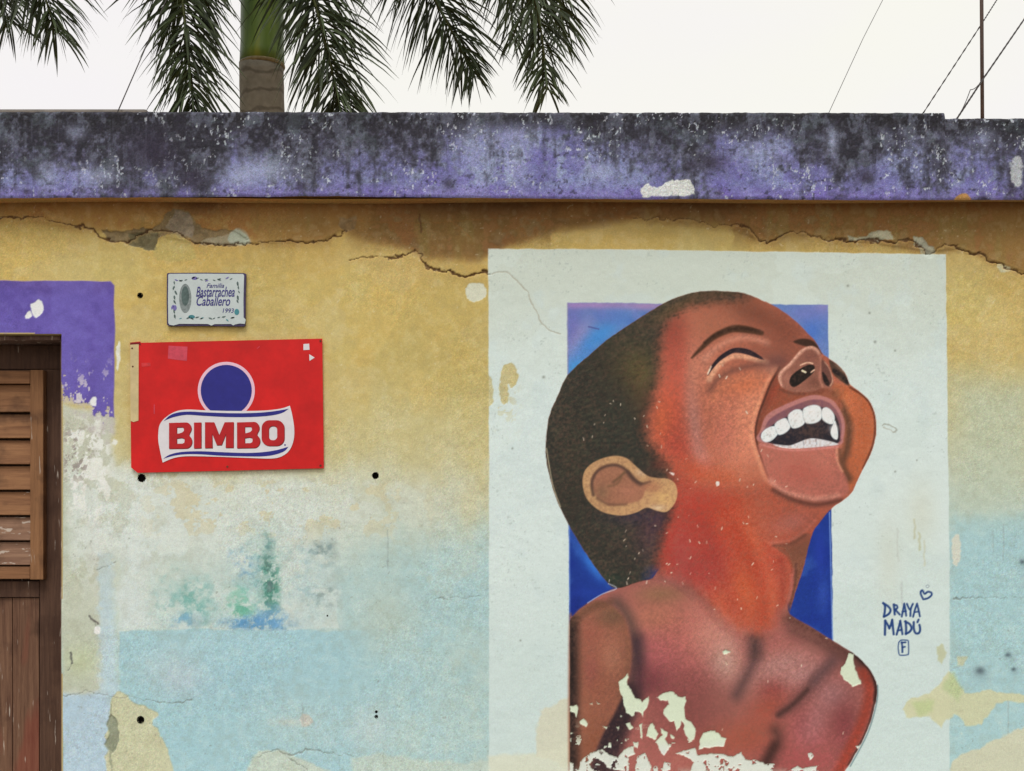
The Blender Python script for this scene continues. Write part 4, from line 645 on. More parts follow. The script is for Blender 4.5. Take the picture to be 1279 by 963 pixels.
# continuation of the wall outside the frame, joined into the wall's mesh, with the masonry core
extra = []
for a in ((-900, -12, 149, 236, 1216, 246), (1292, 2102, 136, 236, 1216, 246), (-12, 1292, 327, 976, 1216, 61)):
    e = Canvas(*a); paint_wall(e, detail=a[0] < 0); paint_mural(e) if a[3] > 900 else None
    e.H += (fbm(e.X, e.Y, 130, None, 201, 3) - .5) * .006
    xc, yc = (e.X[:-1, :-1] + e.X[1:, 1:]) / 2, (e.Y[:-1, :-1] + e.Y[1:, 1:]) / 2
    ct = (xc < 77) & (xc > -250) & (yc > 417); ic = e.I[:-1, :-1]
    extra.append((e, ct, ic))
def join_into(o, meshes):
    bm = bmesh.new(); 
    for m_ in [o.data] + meshes: bm.from_mesh(m_)
    bm.to_mesh(o.data); bm.free(); o.data.update()
def core_mesh():
    bm = bmesh.new(); xl, xr = (-900 - 639.5) * S, (2102 - 639.5) * S; dl, dr = (-250 - 639.5) * S, (77 - 639.5) * S; zt, zd = 2.66, zw(417)
    for x0, x1, z0, z1 in ((xl, dl - .004, 0, zt), (dr + .004, xr, 0, zt), (dl - .004, dr + .004, zd + .004, zt)): add_box(bm, x0, x1, .012, .22, z0, z1)
    for x0, x1 in ((xl, xl + .2), (xr - .2, xr)): add_box(bm, x0, x1, .22, 4.4, 0, zt)
    add_box(bm, xl + .2, xr - .2, 4.2, 4.4, 0, zt)
    # plaster reveal of the door opening, closes the skin to the core
    add_box(bm, dr, dr + .004, -.0005, .2, 0, zd); add_box(bm, dl - .004, dl, -.0005, .2, 0, zd); add_box(bm, dl - .004, dr + .004, -.0005, .2, zd, zd + .004)
    add_box(bm, xl - .003, xl + .006, -.002, .02, 0, zt); add_box(bm, xr - .006, xr + .003, -.002, .02, 0, zt)
    m_ = bpy.data.meshes.new('core'); bm.to_mesh(m_); bm.free(); at = m_.attributes.new('paint', 'FLOAT_COLOR', 'POINT'); at.data.foreach_set('color', list(L4((190, 170, 120))) * len(m_.vertices)); return m_
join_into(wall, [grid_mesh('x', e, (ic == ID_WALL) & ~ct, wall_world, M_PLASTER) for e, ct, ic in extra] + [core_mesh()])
ds = link('door_surround', grid_mesh('door_surround', c, (Ic == ID_SURROUND) & ~cut, wall_world, M_PLASTER), house); ds['label'] = 'flaking purple paint band round the door'
xs = [grid_mesh('x', e, (ic == ID_SURROUND) & ~ct, wall_world, M_PLASTER) for e, ct, ic in extra]; join_into(ds, [m_ for m_ in xs if m_])
mural = link('mural', grid_mesh('mural', c, (Ic == ID_PANEL) & ~cut, wall_world, M_MURAL), house); mural['label'] = 'painted mural of a laughing child with head thrown back on a white panel'
xs = [grid_mesh('x', e, (ic == ID_PANEL) & ~ct, wall_world, M_MURAL) for e, ct, ic in extra]; join_into(mural, [m_ for m_ in xs if m_])
for nm, idn, lb in (('painted_hair', ID_HAIR, 'short dark painted hair'), ('painted_ear', ID_EAR, 'painted ear'), ('painted_face', ID_FACE, 'laughing painted face and neck in orange and brown'), ('painted_mouth', ID_MOUTH, 'open painted mouth with white teeth'), ('painted_shoulders', ID_TORSO, 'bare painted shoulders with flaked paint'), ('signature', ID_SIGN, 'dark blue hand lettered signature')):
    o = link(nm, grid_mesh(nm, c, (Ic == idn) & ~cut, wall_world, M_MURAL), mural); o['label'] = lb
    xs = [m_ for m_ in [grid_mesh('x', e, (ic == idn) & ~ct, wall_world, M_MURAL) for e, ct, ic in extra] if m_]
    if xs: join_into(o, xs)
for lb, cond in (('pale blue and violet painted corner behind the hair', (XC < 870) & (YC < 560)), ('pale blue painted corner above the nose', (XC >= 870) & (YC < 560)), ('deep blue painted wedge between hair and shoulder', (XC < 870) & (YC >= 560)), ('deep blue painted wedge beside the neck', (XC >= 870) & (YC >= 560))):
    o = link('blue_background', grid_mesh('blue_background', c, (Ic == ID_BLUE) & cond & ~cut, wall_world, M_MURAL), mural); o['label'] = lb
M_HOLE = plain('hole_dark', (24, 21, 19), 1, bump=0, spec=0)
for x, y, r in HOLES:       # drilled holes: little dark cups sunk in the wall
    bm = bmesh.new(); v = P(x, y); rr = (r - .5) * S; n = 14
    rim = [bm.verts.new((v.x + (rr + 1.3 * S) * math.cos(2 * math.pi * k / n), .0005, v.z + (rr + 1.3 * S) * math.sin(2 * math.pi * k / n))) for k in range(n)]; front = [bm.verts.new((v.x + (rr + .3 * S) * math.cos(2 * math.pi * k / n) * (1 + .16 * math.sin(k * 2.3 + x)), -.0015, v.z + (rr + .3 * S) * math.sin(2 * math.pi * k / n) * (1 + .16 * math.sin(k * 1.7 + y)))) for k in range(n)]
    for k in range(n): bm.faces.new((rim[k], front[k], front[(k + 1) % n], rim[(k + 1) % n]))
    back = [bm.verts.new((q.co.x, .010, q.co.z)) for q in front]
    for k in range(n): bm.faces.new((front[k], back[k], back[(k + 1) % n], front[(k + 1) % n]))
    bm.faces.new(back); bm_obj('plug_hole', bm, M_HOLE, wall)

# ---------------------------------------------------------------- ROOF EDGE
YF = -.075
BOT = ([-900, 0, 280, 420, 640, 1000, 1279, 2102], [248, 247, 246, 244.5, 247.5, 249, 249.5, 250])
def top_px(x): return np.where(x < 1181, 139.2 + np.interp(x, [-900, 0, 600, 1181], [-1, -.5, .3, 1]), 147.2)
zb = P(0, 247, YF).z
def fascia_world(X, V, H):
    # V runs 138..250: stretched between the real top and bottom edges
    t = (V - 138) / 112.; tp = top_px(X) + .9 * (fbm(X[None, :], X[None, :] * 0, 9, None, 211, 3)[0] - .5) * 2; bt = np.interp(X, *BOT) + (fbm(X[None, :], X[None, :] * 0, 40, None, 212, 3)[0] - .5) * 2
    py = tp + (bt - tp) * t; k = (YF - CAM.y) / -CAM.y
    edge = .008 * np.clip(1 - V * 0 - (V - 138) / 5., 0, 1) ** 2 + .004 * np.clip((V - 246) / 4., 0, 1) ** 2   # worn arrises
    return np.stack([k * (X - 639.5) * S, YF - H + edge, CAM.z + k * (zw(py) - CAM.z)], 1)
f = Canvas(-12, 1292, 1305, 138, 250, 113); paint_fascia(f); grain(f, .06, 2)
roof = link('roof_edge', grid_mesh('roof_edge', f, np.ones((112, 1304), bool), fascia_world, M_FASCIA), house); roof['label'] = 'purple painted concrete roof edge stained with black mould'
fx = []
for a in ((-900, -12, 297, 138, 250, 57), (1292, 2102, 271, 138, 250, 57)):
    e = Canvas(*a); paint_fascia(e, False); fx.append(grid_mesh('x', e, np.ones((56, a[2] - 1), bool), fascia_world, M_FASCIA))
def slab_mesh():
    bm = bmesh.new(); k = (YF - CAM.y) / -CAM.y; X = lambda px: k * (px - 639.5) * S; zt1, zt2 = P(0, 140.4, YF).z, P(0, 148.2, YF).z
    add_box(bm, X(-899), X(1180), YF + .009, .30, zb + .006, zt1); add_box(bm, X(1180), X(2101), YF + .009, .30, zb + .006, zt2); add_box(bm, X(-899), X(2101), .30, 4.5, zb + .03, zt2 - .06)
    m_ = bpy.data.meshes.new('slab'); bm.to_mesh(m_); bm.free(); at = m_.attributes.new('paint', 'FLOAT_COLOR', 'POINT'); at.data.foreach_set('color', list(L4((168, 124, 70))) * len(m_.vertices)); return m_
sf = Canvas(-900, 2102, 1502, 0, 44, 23); sf.C[:] = (186, 138, 82); q1 = fbm(sf.X, sf.Y, 60, 20, 221, 5, .62) - .5
midf = np.interp(sf.X[0], [-400, 300, 480, 700, 900, 1300], [.2, .3, .8, 1, .8, .5])[None, :]
sf.fill(midf * (.55 + q1), (132, 96, 56)); sf.fill(sstep(0, .2, q1) * .5, (170, 112, 62)); sf.fill(sstep(.05, .2, -q1) * .4, (150, 128, 76)); grain(sf, .06, 3)
def soffit_world(X, V, H): return np.stack([(YF - CAM.y) / -CAM.y * (X - 639.5) * S, YF + .012 + (V / 44.) * (-YF + .02), zb + .002 + .003 * np.sin(X / 90.) + V * 0], 1)
join_into(roof, fx + [slab_mesh(), grid_mesh('x', sf, np.ones((22, 1501), bool), soffit_world, M_FASCIA)])
M_CONC = plain('grey_concrete', (120, 116, 112), .9, scale=14, bump=.4)
a = P(-400, 138, 1.6); b = P(183, 135.6, 1.6)
bm = bmesh.new(); add_box(bm, a.x, b.x, 1.6, 2.3, a.z - .6, b.z, .012); o = bm_obj('roof_ledge', bm, M_CONC, house); o['label'] = 'low grey concrete ledge on the roof behind the roof edge'

# ---------------------------------------------------------------- DOOR
W_DARK = wood_mat('dark_door_wood', (66, 45, 36), (104, 76, 60), 'z', .04); W_FRAME = wood_mat('door_frame_wood', (84, 60, 54), (136, 110, 100), 'z', .08)
W_SHUT = wood_mat('shutter_wood', (112, 76, 50), (160, 116, 80), 'z', .03); W_RAILX = wood_mat('shutter_rail_wood', (110, 74, 50), (156, 112, 78), 'x')
W_SLAT = wood_mat('slat_wood', (116, 78, 54), (160, 116, 80), 'x', .02); W_SLATP = wood_mat('peeling_slat_wood', (116, 84, 68), (158, 124, 100), 'x', .1)
W_PLANK = wood_mat('plank_wood', (82, 54, 42), (134, 100, 78), 'z', .05, .45)
door = link('door', None, house); door['label'] = 'brown weathered wooden door with louvred shutter panels above planks'
zd = zw(417)
def opx(px, Y): return P(px, 500, Y).x
xr_, xl_ = (77 - 639.5) * S, (-250 - 639.5) * S
for nm, x0, x1, z0, z1 in (('door_post', xr_ - .018, xr_ - .0005, .01, zd - .001), ('door_post', xl_ + .0005, xl_ + .018, .01, zd - .001), ('door_head', xl_ + .019, xr_ - .019, zd - .016, zd - .001)):
    box_obj(nm, x0, x1, .035, .2, z0, z1, W_FRAME, door, .003)
box_obj('door_head_board', xl_ + .02, xr_ - .02, .15, .19, P(0, 461, .15).z, zd - .017, W_DARK, door, .002)
mid = (xl_ + xr_) / 2
zt_leaf = P(0, 461, .15).z - .002
def leaf(sgn):
    """one door leaf: mirrored for the other side"""
    def X(px, Y):                                   # pixel on the right leaf -> this leaf
        v = P(px, 500, Y).x; return v if sgn > 0 else 2 * mid - v
    def bx(nm, px0, px1, py0, py1, Y, dep, mat, bev=.002):
        a_, b_ = sorted((X(px0, Y), X(px1, Y))); z0, z1 = P(0, py1, Y).z, P(0, py0, Y).z; return box_obj(nm, a_, b_, Y, Y + dep, max(z0, .02), min(z1, zt_leaf), mat, door, bev)
    lx = 639.5 - (639.5 + 86.5) / (4.14 / 4) + 1.6      # meeting edge of the leaves
    bx('door_stile', 49.5, 92, 461, 1300, .14, .045, W_DARK); bx('door_stile', lx, lx + 14, 461, 1300, .14, .045, W_DARK)
    bx('door_rail', lx + 15, 49, 726, 746, .14, .045, W_DARK); bx('door_rail', lx + 15, 49, 461, 474, .15, .03, W_DARK); bx('door_rail', lx + 15, 49, 1110, 1160, .14, .045, W_DARK)
    # louvred panel standing proud
    sx0 = lx + 6
    bx('shutter_stile', 37.5, 54, 462, 724, .108, .032, W_SHUT, .003); bx('shutter_stile', sx0, sx0 + 17, 462, 724, .108, .032, W_SHUT, .003)
    bx('shutter_rail', sx0 + 17.3, 37.2, 463, 479, .110, .03, W_RAILX); bx('shutter_rail', sx0 + 17.3, 37.2, 708, 723, .110, .03, W_RAILX)
    ys = [479, 516, 548.5, 581, 613, 644.5, 676, 707]
    a_, b_ = sorted((X(sx0 + 17.3, .115), X(37.6, .115)))
    for i in range(7):
        z1, z0 = P(0, ys[i], .12).z - .004, P(0, ys[i + 1], .12).z + .003; h = z1 - z0
        M = Matrix.Translation((0, .128, (z0 + z1) / 2)) @ Matrix.Rotation(R(-9 - (i % 3)), 4, 'X') @ Matrix.Rotation(R(.25 * ((i * 7) % 3 - 1)), 4, 'Y') @ Matrix.Translation((-(a_ + b_) / 2, 0, 0))
        M = Matrix.Translation(((a_ + b_) / 2, 0, 0)) @ M
        box_obj('slat', a_, b_, -.005, .005, -h / 2, h / 2, W_SLATP if i >= 5 else W_SLAT, door, .0015, M)
    bx('shutter_back', lx + 15, 49, 475, 725, .158, .02, W_DARK, 0)
    # planks below
    xs_ = [49, 15.5, -19, -54, lx + 15]
    for q0, q1 in zip(xs_[1:], xs_): bx('plank', q0 + .35, q1 - .35, 746.6, 1109.4, .147 + .002 * (int(abs(q0)) % 3), .03, W_PLANK, .002)
leaf(1); leaf(-1)
box_obj('threshold', xl_ + .001, xr_ - .001, -.02, .2, .0, .02, M_CONC, door, .004)

# ---------------------------------------------------------------- GROUND
def sheet(name, x0, x1, y0, y1, z, mat, th=.1):
    return tag(box_obj(name, x0, x1, y0, y1, z - th, z, mat), kind='structure')
sheet('ground', -400, 400, -400, 400, -.13, plain('earth', (128, 112, 88), .95, scale=1.5, bump=.3), .2)
sheet('road', -60, 60, -7.6, -1.512, -.124, plain('asphalt', (72, 70, 68), .9, scale=8, bump=.5, bscale=220), .004)
sheet('pavement', -60, 60, -1.35, -.004, 0, plain('pavement_concrete', (172, 166, 152), .9, scale=5, bump=.4, bscale=120), .13)
sheet('kerb', -60, 60, -1.51, -1.352, .004, plain('kerb_concrete', (160, 156, 148), .9, scale=9, bump=.3), .13)

# ---------------------------------------------------------------- RED SIGN
M_RED = plain('red_enamel', (208, 26, 26), .42, var=.16, scale=9, bump=.06); M_REDL = plain('red_letter', (186, 30, 36), .45, var=.12, scale=25, bump=0); M_REDD = plain('dark_red_print', (118, 18, 26), .45, bump=0); M_WH = plain('white_print', (226, 222, 226), .45, var=.05, bump=0); M_PINK = plain('pink_keyline', (236, 196, 214), .45, var=.04, bump=0); M_BLUP = plain('blue_print', (42, 42, 132), .45, var=.1, bump=0)
M_CREAM = plain('cream_metal', (206, 186, 140), .6, var=.12, bump=.1); M_TAPE = plain('tape_residue', (206, 74, 92), .7, var=.15, scale=60, bump=0); M_RUST = plain('rust', (96, 58, 40), .8, bump=.1)
zS = lambda *p: zz(150, 415, 4.737, p)
sign = tag(empty('advertising_sign', P(284, 590, -.008)), 'red metal BIMBO bread sign with white banner fixed on the yellow wall', 'sign')
brd = flat_shape('board', [[(163.6, 428.4), (176, 427), (177, 428.6), (290, 426), (403, 423.4), (404, 500), (405, 585), (290, 588), (173, 590.6), (165, 584)]], -.006, .004, M_RED, sign); brd['label'] = 'red enamelled sheet'
flat_shape('bare_strip', [[(163.9, 431.2), (174.4, 430.6), (174.2, 525.6), (168, 527.4), (164.4, 526)]], -.0102, .0012, M_CREAM, sign)['label'] = 'bare cream strip down one edge'
flat_shape('torn_edge', [[(163.8, 428.6), (176.4, 428), (177.2, 432), (174.6, 430.4), (164, 430.9)]], -.0102, .001, M_REDD, sign)
def circ(cx, cy, r, n=40, ry=None): return [(cx + r * math.cos(2 * math.pi * k / n), cy + (ry or r) * math.sin(2 * math.pi * k / n)) for k in range(n)]
for q in ((166.4, 435.6), (167.2, 458.3)): flat_shape('screw_hole', [circ(q[0], q[1], 1.1, 10)], -.0115, .0006, M_RUST, sign)
flat_shape('keyline', [circ(283.6, 488, 35.6, 48)], -.0102, .0004, M_PINK, sign)
flat_shape('disc', [circ(283.6, 488, 31.8, 48)], -.0107, .0004, M_BLUP, sign)['label'] = 'dark blue disc above the banner'
BAN = [(232, 600), (240, 550), (270, 510), (330, 472), (400, 459), (500, 463), (640, 467), (780, 467), (880, 463), (960, 452), (1008, 436), (1022, 490), (1034, 570), (1030, 640), (1005, 700), (960, 735), (900, 748), (780, 745), (650, 740), (500, 735), (390, 735), (320, 746), (258, 772), (246, 720), (233, 650)]
def sm(pts, n=4): return [tuple(p) for p in spline(pts, True, n)]
def corner(pts, sharp, n=4):
    """closed outline, smooth between the listed sharp corners"""
    out = []; k = len(pts); sharp = sorted(sharp)
    for a_, b_ in zip(sharp, sharp[1:] + [sharp[0] + k]): out += [tuple(p) for p in spline([pts[i % k] for i in range(a_, b_ + 1)], False, n)[:-1]]
    return out
flat_shape('banner', [corner(zS(*BAN), [10, 22])], -.0112, .0004, M_WH, sign)['label'] = 'white waving banner'
flat_shape('stripe', [corner(zS((265, 527), (300, 494), (350, 476), (420, 471), (500, 475), (640, 480), (760, 480), (860, 475), (940, 465), (1002, 454), (960, 480), (890, 495), (780, 503), (640, 503), (500, 496), (400, 490), (330, 502), (290, 515)), [0, 9])], -.0117, .0004, M_BLUP, sign)
flat_shape('stripe', [corner(zS((262, 749), (300, 725), (370, 709), (480, 705), (600, 710), (750, 715), (850, 710), (930, 698), (1000, 678), (975, 705), (920, 725), (850, 735), (740, 735), (600, 731), (480, 723), (390, 723), (320, 732)), [0, 8])], -.0117, .0004, M_BLUP, sign)
def rrect(x0, x1, y0, y1, r, n=5, corners=(1, 1, 1, 1)):
    out = []
    for (cx, cy, a0), on in zip(((x1 - r, y0 + r, -90), (x1 - r, y1 - r, 0), (x0 + r, y1 - r, 90), (x0 + r, y0 + r, 180)), corners):
        if on: out += [(cx + r * math.cos(R(a0 + 90 * k / n)), cy + r * math.sin(R(a0 + 90 * k / n))) for k in range(n + 1)]
        else: out.append((x1 if a0 in (-90, 0) else x0, y0 if a0 in (-90, 180) else y1))
    return out
def letter_B(x0, dy):
    o_ = [(0, 0), (100, -3)] + [(100 + 32 * math.sin(R(t)), 33 - 36 * math.cos(R(t))) for t in range(15, 150, 15)] + [(118, 72)] + [(100 + 36 * math.sin(R(t)), 110 - 40 * math.cos(R(t))) for t in range(40, 180, 15)] + [(98, 150), (0, 152)]
    h1 = [(46, 26), (80, 25), (88, 33), (88, 46), (78, 56), (60, 62), (46, 64)]; h2 = [(46, 92), (72, 88), (90, 92), (92, 104), (90, 116), (80, 122), (46, 123)]
    return [[(x0 + x, 538 + dy + y) for x, y in q] for q in (o_, h1, h2)]
LET = {'B': letter_B(296, 0), 'I': [[(443, 536), (486, 535), (486, 686), (443, 688)]],
       'M': [[(508, 534), (562, 534), (592, 610), (624, 534), (677, 533), (676, 684), (630, 684), (632, 600), (606, 668), (578, 669), (550, 600), (552, 685), (508, 686)]],
       'B2': letter_B(697, -3), 'O': [rrect(842, 976, 522, 673, 46, 6), rrect(884, 934, 556, 640, 22, 5)]}
for k_, lp in LET.items():
    lp = [zS(*q) for q in lp]
    flat_shape('letter_shade', [[(x + .55, y + .8) for x, y in q] for q in lp], -.0117, .0004, M_REDD, sign)
    flat_shape('letter', lp, -.0122, .0006, M_REDL, sign)
flat_shape('trademark_dot', [circ(356.8, 556, 1.1, 10)], -.0117, .0003, M_BLUP, sign)
flat_shape('tape_mark', [zS((292, 82), (404, 88), (400, 172), (345, 166), (288, 158))], -.0103, .0003, M_TAPE, sign); flat_shape('tape_mark', [zS((132, 184), (184, 182), (186, 202), (134, 206))], -.0103, .0003, plain('faint_tape', (214, 58, 62), .6, bump=0), sign)
flat_shape('sticker', [zS((1088, 72), (1122, 70), (1124, 106), (1088, 108))], -.0103, .0004, M_WH, sign); flat_shape('sticker', [zS((1122, 132), (1154, 152), (1124, 172))], -.0103, .0004, M_WH, sign)
flat_shape('scratch', [zS((205, 428), (210, 430), (210, 484), (205, 484))], -.0103, .0003, M_TAPE, sign); flat_shape('scratch', [zS((812, 98), (828, 84), (830, 88), (816, 100))], -.0103, .0003, M_TAPE, sign)
for q in ((285, 583), (401, 426.5), (401, 581.5)): flat_shape('screw', [circ(q[0], q[1], 1.2, 10)], -.0102, .002, M_RUST, sign)

# ---------------------------------------------------------------- CERAMIC PLAQUE
M_TILE = plain('glazed_tile', (196, 206, 206), .22, var=.06, scale=20, bump=.05, spec=.5); M_TEDGE = plain('tile_blue_rim', (66, 56, 92), .4, var=.3, scale=60, bump=0); M_INK = plain('tile_ink', (62, 58, 128), .4, var=.2, scale=90, bump=0); M_TEAL = plain('tile_teal', (72, 138, 148), .4, var=.2, bump=0); M_LEAF_INK = plain('tile_leaf_ink', (86, 104, 102), .4, var=.3, scale=80, bump=0); M_GREY_INK = plain('tile_grey_ink', (132, 142, 142), .5, var=.3, scale=120, bump=.0); M_VIO = plain('tile_violet', (120, 112, 176), .4, var=.2, bump=0)
zP = lambda *p: zz(195, 330, 9.838, p)
pl = tag(empty('ceramic_plaque', P(258.5, 408, -.012)), 'small white glazed family name plaque with floral border above the red sign', 'plaque')
flat_shape('rim', [zP((146, 125), (160, 116), (620, 112), (1090, 118), (1114, 128), (1106, 440), (1104, 750), (1090, 770), (620, 764), (170, 766), (146, 752), (142, 440))], -.002, .010, M_TEDGE, pl)
flat_shape('tile', [zP((164, 138), (180, 128), (620, 126), (1080, 130), (1092, 150), (1084, 440), (1086, 660), (1112, 690), (1100, 742), (1040, 736), (980, 748), (960, 760), (930, 742), (730, 744), (690, 762), (650, 742), (300, 740), (230, 760), (180, 752), (164, 730), (160, 440))], -.0122, .0015, M_TILE, pl)
YT = -.0139
flat_shape('medallion', [[(195 + x / 9.838, 330 + y / 9.838) for x, y in circ(372, 428, 74, 30, 178)]], YT, .0004, M_GREY_INK, pl)
flat_shape('medallion_shade', [[(195 + x / 9.838, 330 + y / 9.838) for x, y in circ(372, 400, 46, 24, 120)]], YT - .0005, .0003, M_LEAF_INK, pl)
def text_mesh(txt, px, py, wpx, hpx, Y, mat, parent, shear=.35, fat=.005):
    cu = bpy.data.curves.new('text', 'FONT'); cu.body = txt; cu.shear = shear; cu.offset = fat; cu.extrude = .1
    o_ = bpy.data.objects.new('tmp', cu); col.objects.link(o_); bpy.context.view_layer.update(); w_, h_ = o_.dimensions.x, o_.dimensions.y; bb = [Vector(q) for q in o_.bound_box]; x0 = min(q.x for q in bb); y0 = min(q.y for q in bb); bpy.data.objects.remove(o_)
    a_ = P(px, py); sx, sy = wpx * S / w_, hpx * S / h_
    T = Matrix.Translation((a_.x, a_.z, 0)) @ Matrix.Diagonal((sx, sy, .002, 1)) @ Matrix.Translation((-x0, -y0, 0))
    return curve_mesh('lettering', cu, Y, mat, parent, T)
text_mesh('Familia', 195 + 632 / 9.838, 330 + 300 / 9.838, 22, 5.6, YT - .0002, M_INK, pl); text_mesh('Bastarrachea', 195 + 505 / 9.838, 330 + 410 / 9.838, 48, 12.6, YT - .0002, M_INK, pl, .3, .012)
text_mesh('Caballero', 195 + 510 / 9.838, 330 + 520 / 9.838, 42, 12, YT - .0002, M_INK, pl, .3, .012); text_mesh('1993', 195 + 830 / 9.838, 330 + 606 / 9.838, 14, 5.6, YT - .0002, M_INK, pl, .2)
rs = random.Random(3)
def sprig(x, y, ang, ln, wd, mat):
    c_, s_ = math.cos(R(ang)), math.sin(R(ang)); pts = [(0, 0), (.3, .5), (.65, .5), (1, 0), (.65, -.3), (.3, -.4)]
    flat_shape('painted_leaf', [zP(*[(x + (p * c_ - q * s_ * wd) * ln, y + (p * s_ + q * c_ * wd) * ln) for p, q in pts])], YT, .0004, mat, pl)
for i, x in enumerate(range(240, 960, 52)): sprig(x, 196 + 10 * math.sin(i), rs.choice((-30, 20, 40, -15, 160)), rs.uniform(36, 60), .35, M_LEAF_INK if i % 4 else M_VIO)
for i, x in enumerate(range(330, 1010, 54)): sprig(x, 670 + 12 * math.sin(i * 2), rs.choice((-30, 20, 40, -15, 160)), rs.uniform(36, 62), .35, M_LEAF_INK if i % 5 else M_TEAL)
for i, y in enumerate(range(215, 640, 58)): sprig(235 + 8 * math.sin(i), y, rs.choice((60, 110, 80)), rs.uniform(40, 70), .4, M_VIO if i == 5 else M_LEAF_INK)
for i, y in enumerate(range(220, 460, 56)): sprig(1010 + 12 * math.sin(i), y, rs.choice((60, 110, 80)), rs.uniform(40, 70), .4, M_LEAF_INK)
flat_shape('painted_flower', [zP(*circ(1003, 595, 30, 14, 38))], YT, .0004, M_TEAL, pl); flat_shape('painted_flower', [zP(*circ(450, 655, 40, 14, 24))], YT, .0004, M_TEAL, pl); flat_shape('painted_flower', [zP(*circ(485, 182, 36, 14, 20))], YT, .0004, M_VIO, pl); flat_shape('painted_flower', [zP(*circ(244, 545, 24, 14, 34))], YT, .0004, M_VIO, pl)

# ---------------------------------------------------------------- PALMS
M_LEAF = plain('palm_leaflet', (40, 49, 34), .55, var=.45, scale=7, bump=0, c2=(74, 88, 52)); M_RACH = plain('palm_rachis', (78, 84, 44), .6, bump=.1)
def trunk_mat():
    m, n, l, b = mat_new('palm_trunk'); tc = n.new('ShaderNodeTexCoord'); wv = n.new('ShaderNodeTexWave'); wv.wave_type = 'BANDS'; wv.bands_direction = 'Z'; wv.inputs['Scale'].default_value = 2.1; wv.inputs['Distortion'].default_value = 3.5; wv.inputs['Detail'].default_value = 3; wv.inputs['Detail Scale'].default_value = 2; l.new(tc.outputs['Object'], wv.inputs[0])
    no = n.new('ShaderNodeTexNoise'); no.inputs['Scale'].default_value = 22; no.inputs['Detail'].default_value = 7; l.new(tc.outputs['Object'], no.inputs[0])
    mi = n.new('ShaderNodeMix'); mi.data_type = 'RGBA'; mi.inputs[6].default_value = L4((96, 90, 78)); mi.inputs[7].default_value = L4((140, 134, 118)); l.new(no.outputs[0], mi.inputs[0])
    r = n.new('ShaderNodeValToRGB'); e = r.color_ramp.elements; e[0].position = .0; e[0].color = (.45, .42, .4, 1); e[1].position = .10; e[1].color = (1, 1, 1, 1); l.new(wv.outputs[0], r.inputs[0])
    mu = n.new('ShaderNodeMix'); mu.data_type = 'RGBA'; mu.blend_type = 'MULTIPLY'; mu.inputs[0].default_value = .75; l.new(mi.outputs[2], mu.inputs[6]); l.new(r.outputs[0], mu.inputs[7]); l.new(mu.outputs[2], b.inputs['Base Color']); b.inputs['Roughness'].default_value = .85
    bu = n.new('ShaderNodeBump'); bu.inputs['Strength'].default_value = .5; bu.inputs['Distance'].default_value = .01; l.new(no.outputs[0], bu.inputs['Height']); l.new(bu.outputs[0], b.inputs['Normal']); return m
def shaft_mat():
    m, n, l, b = mat_new('palm_crownshaft'); tc = n.new('ShaderNodeTexCoord'); mp = n.new('ShaderNodeMapping'); mp.inputs['Scale'].default_value = (5, 5, .5); l.new(tc.outputs['Object'], mp.inputs[0]); no = n.new('ShaderNodeTexNoise'); no.inputs['Scale'].default_value = 1.6; no.inputs['Detail'].default_value = 5; l.new(mp.outputs[0], no.inputs[0])
    r = n.new('ShaderNodeValToRGB'); e = r.color_ramp.elements; e[0].position = .3; e[0].color = L4((58, 86, 34)); e[1].position = .72; e[1].color = L4((164, 164, 62)); x = r.color_ramp.elements.new(.52); x.color = L4((96, 122, 40)); l.new(no.outputs[0], r.inputs[0]); l.new(r.outputs[0], b.inputs['Base Color']); b.inputs['Roughness'].default_value = .45; return m
M_TRUNK, M_SHAFT = trunk_mat(), shaft_mat()
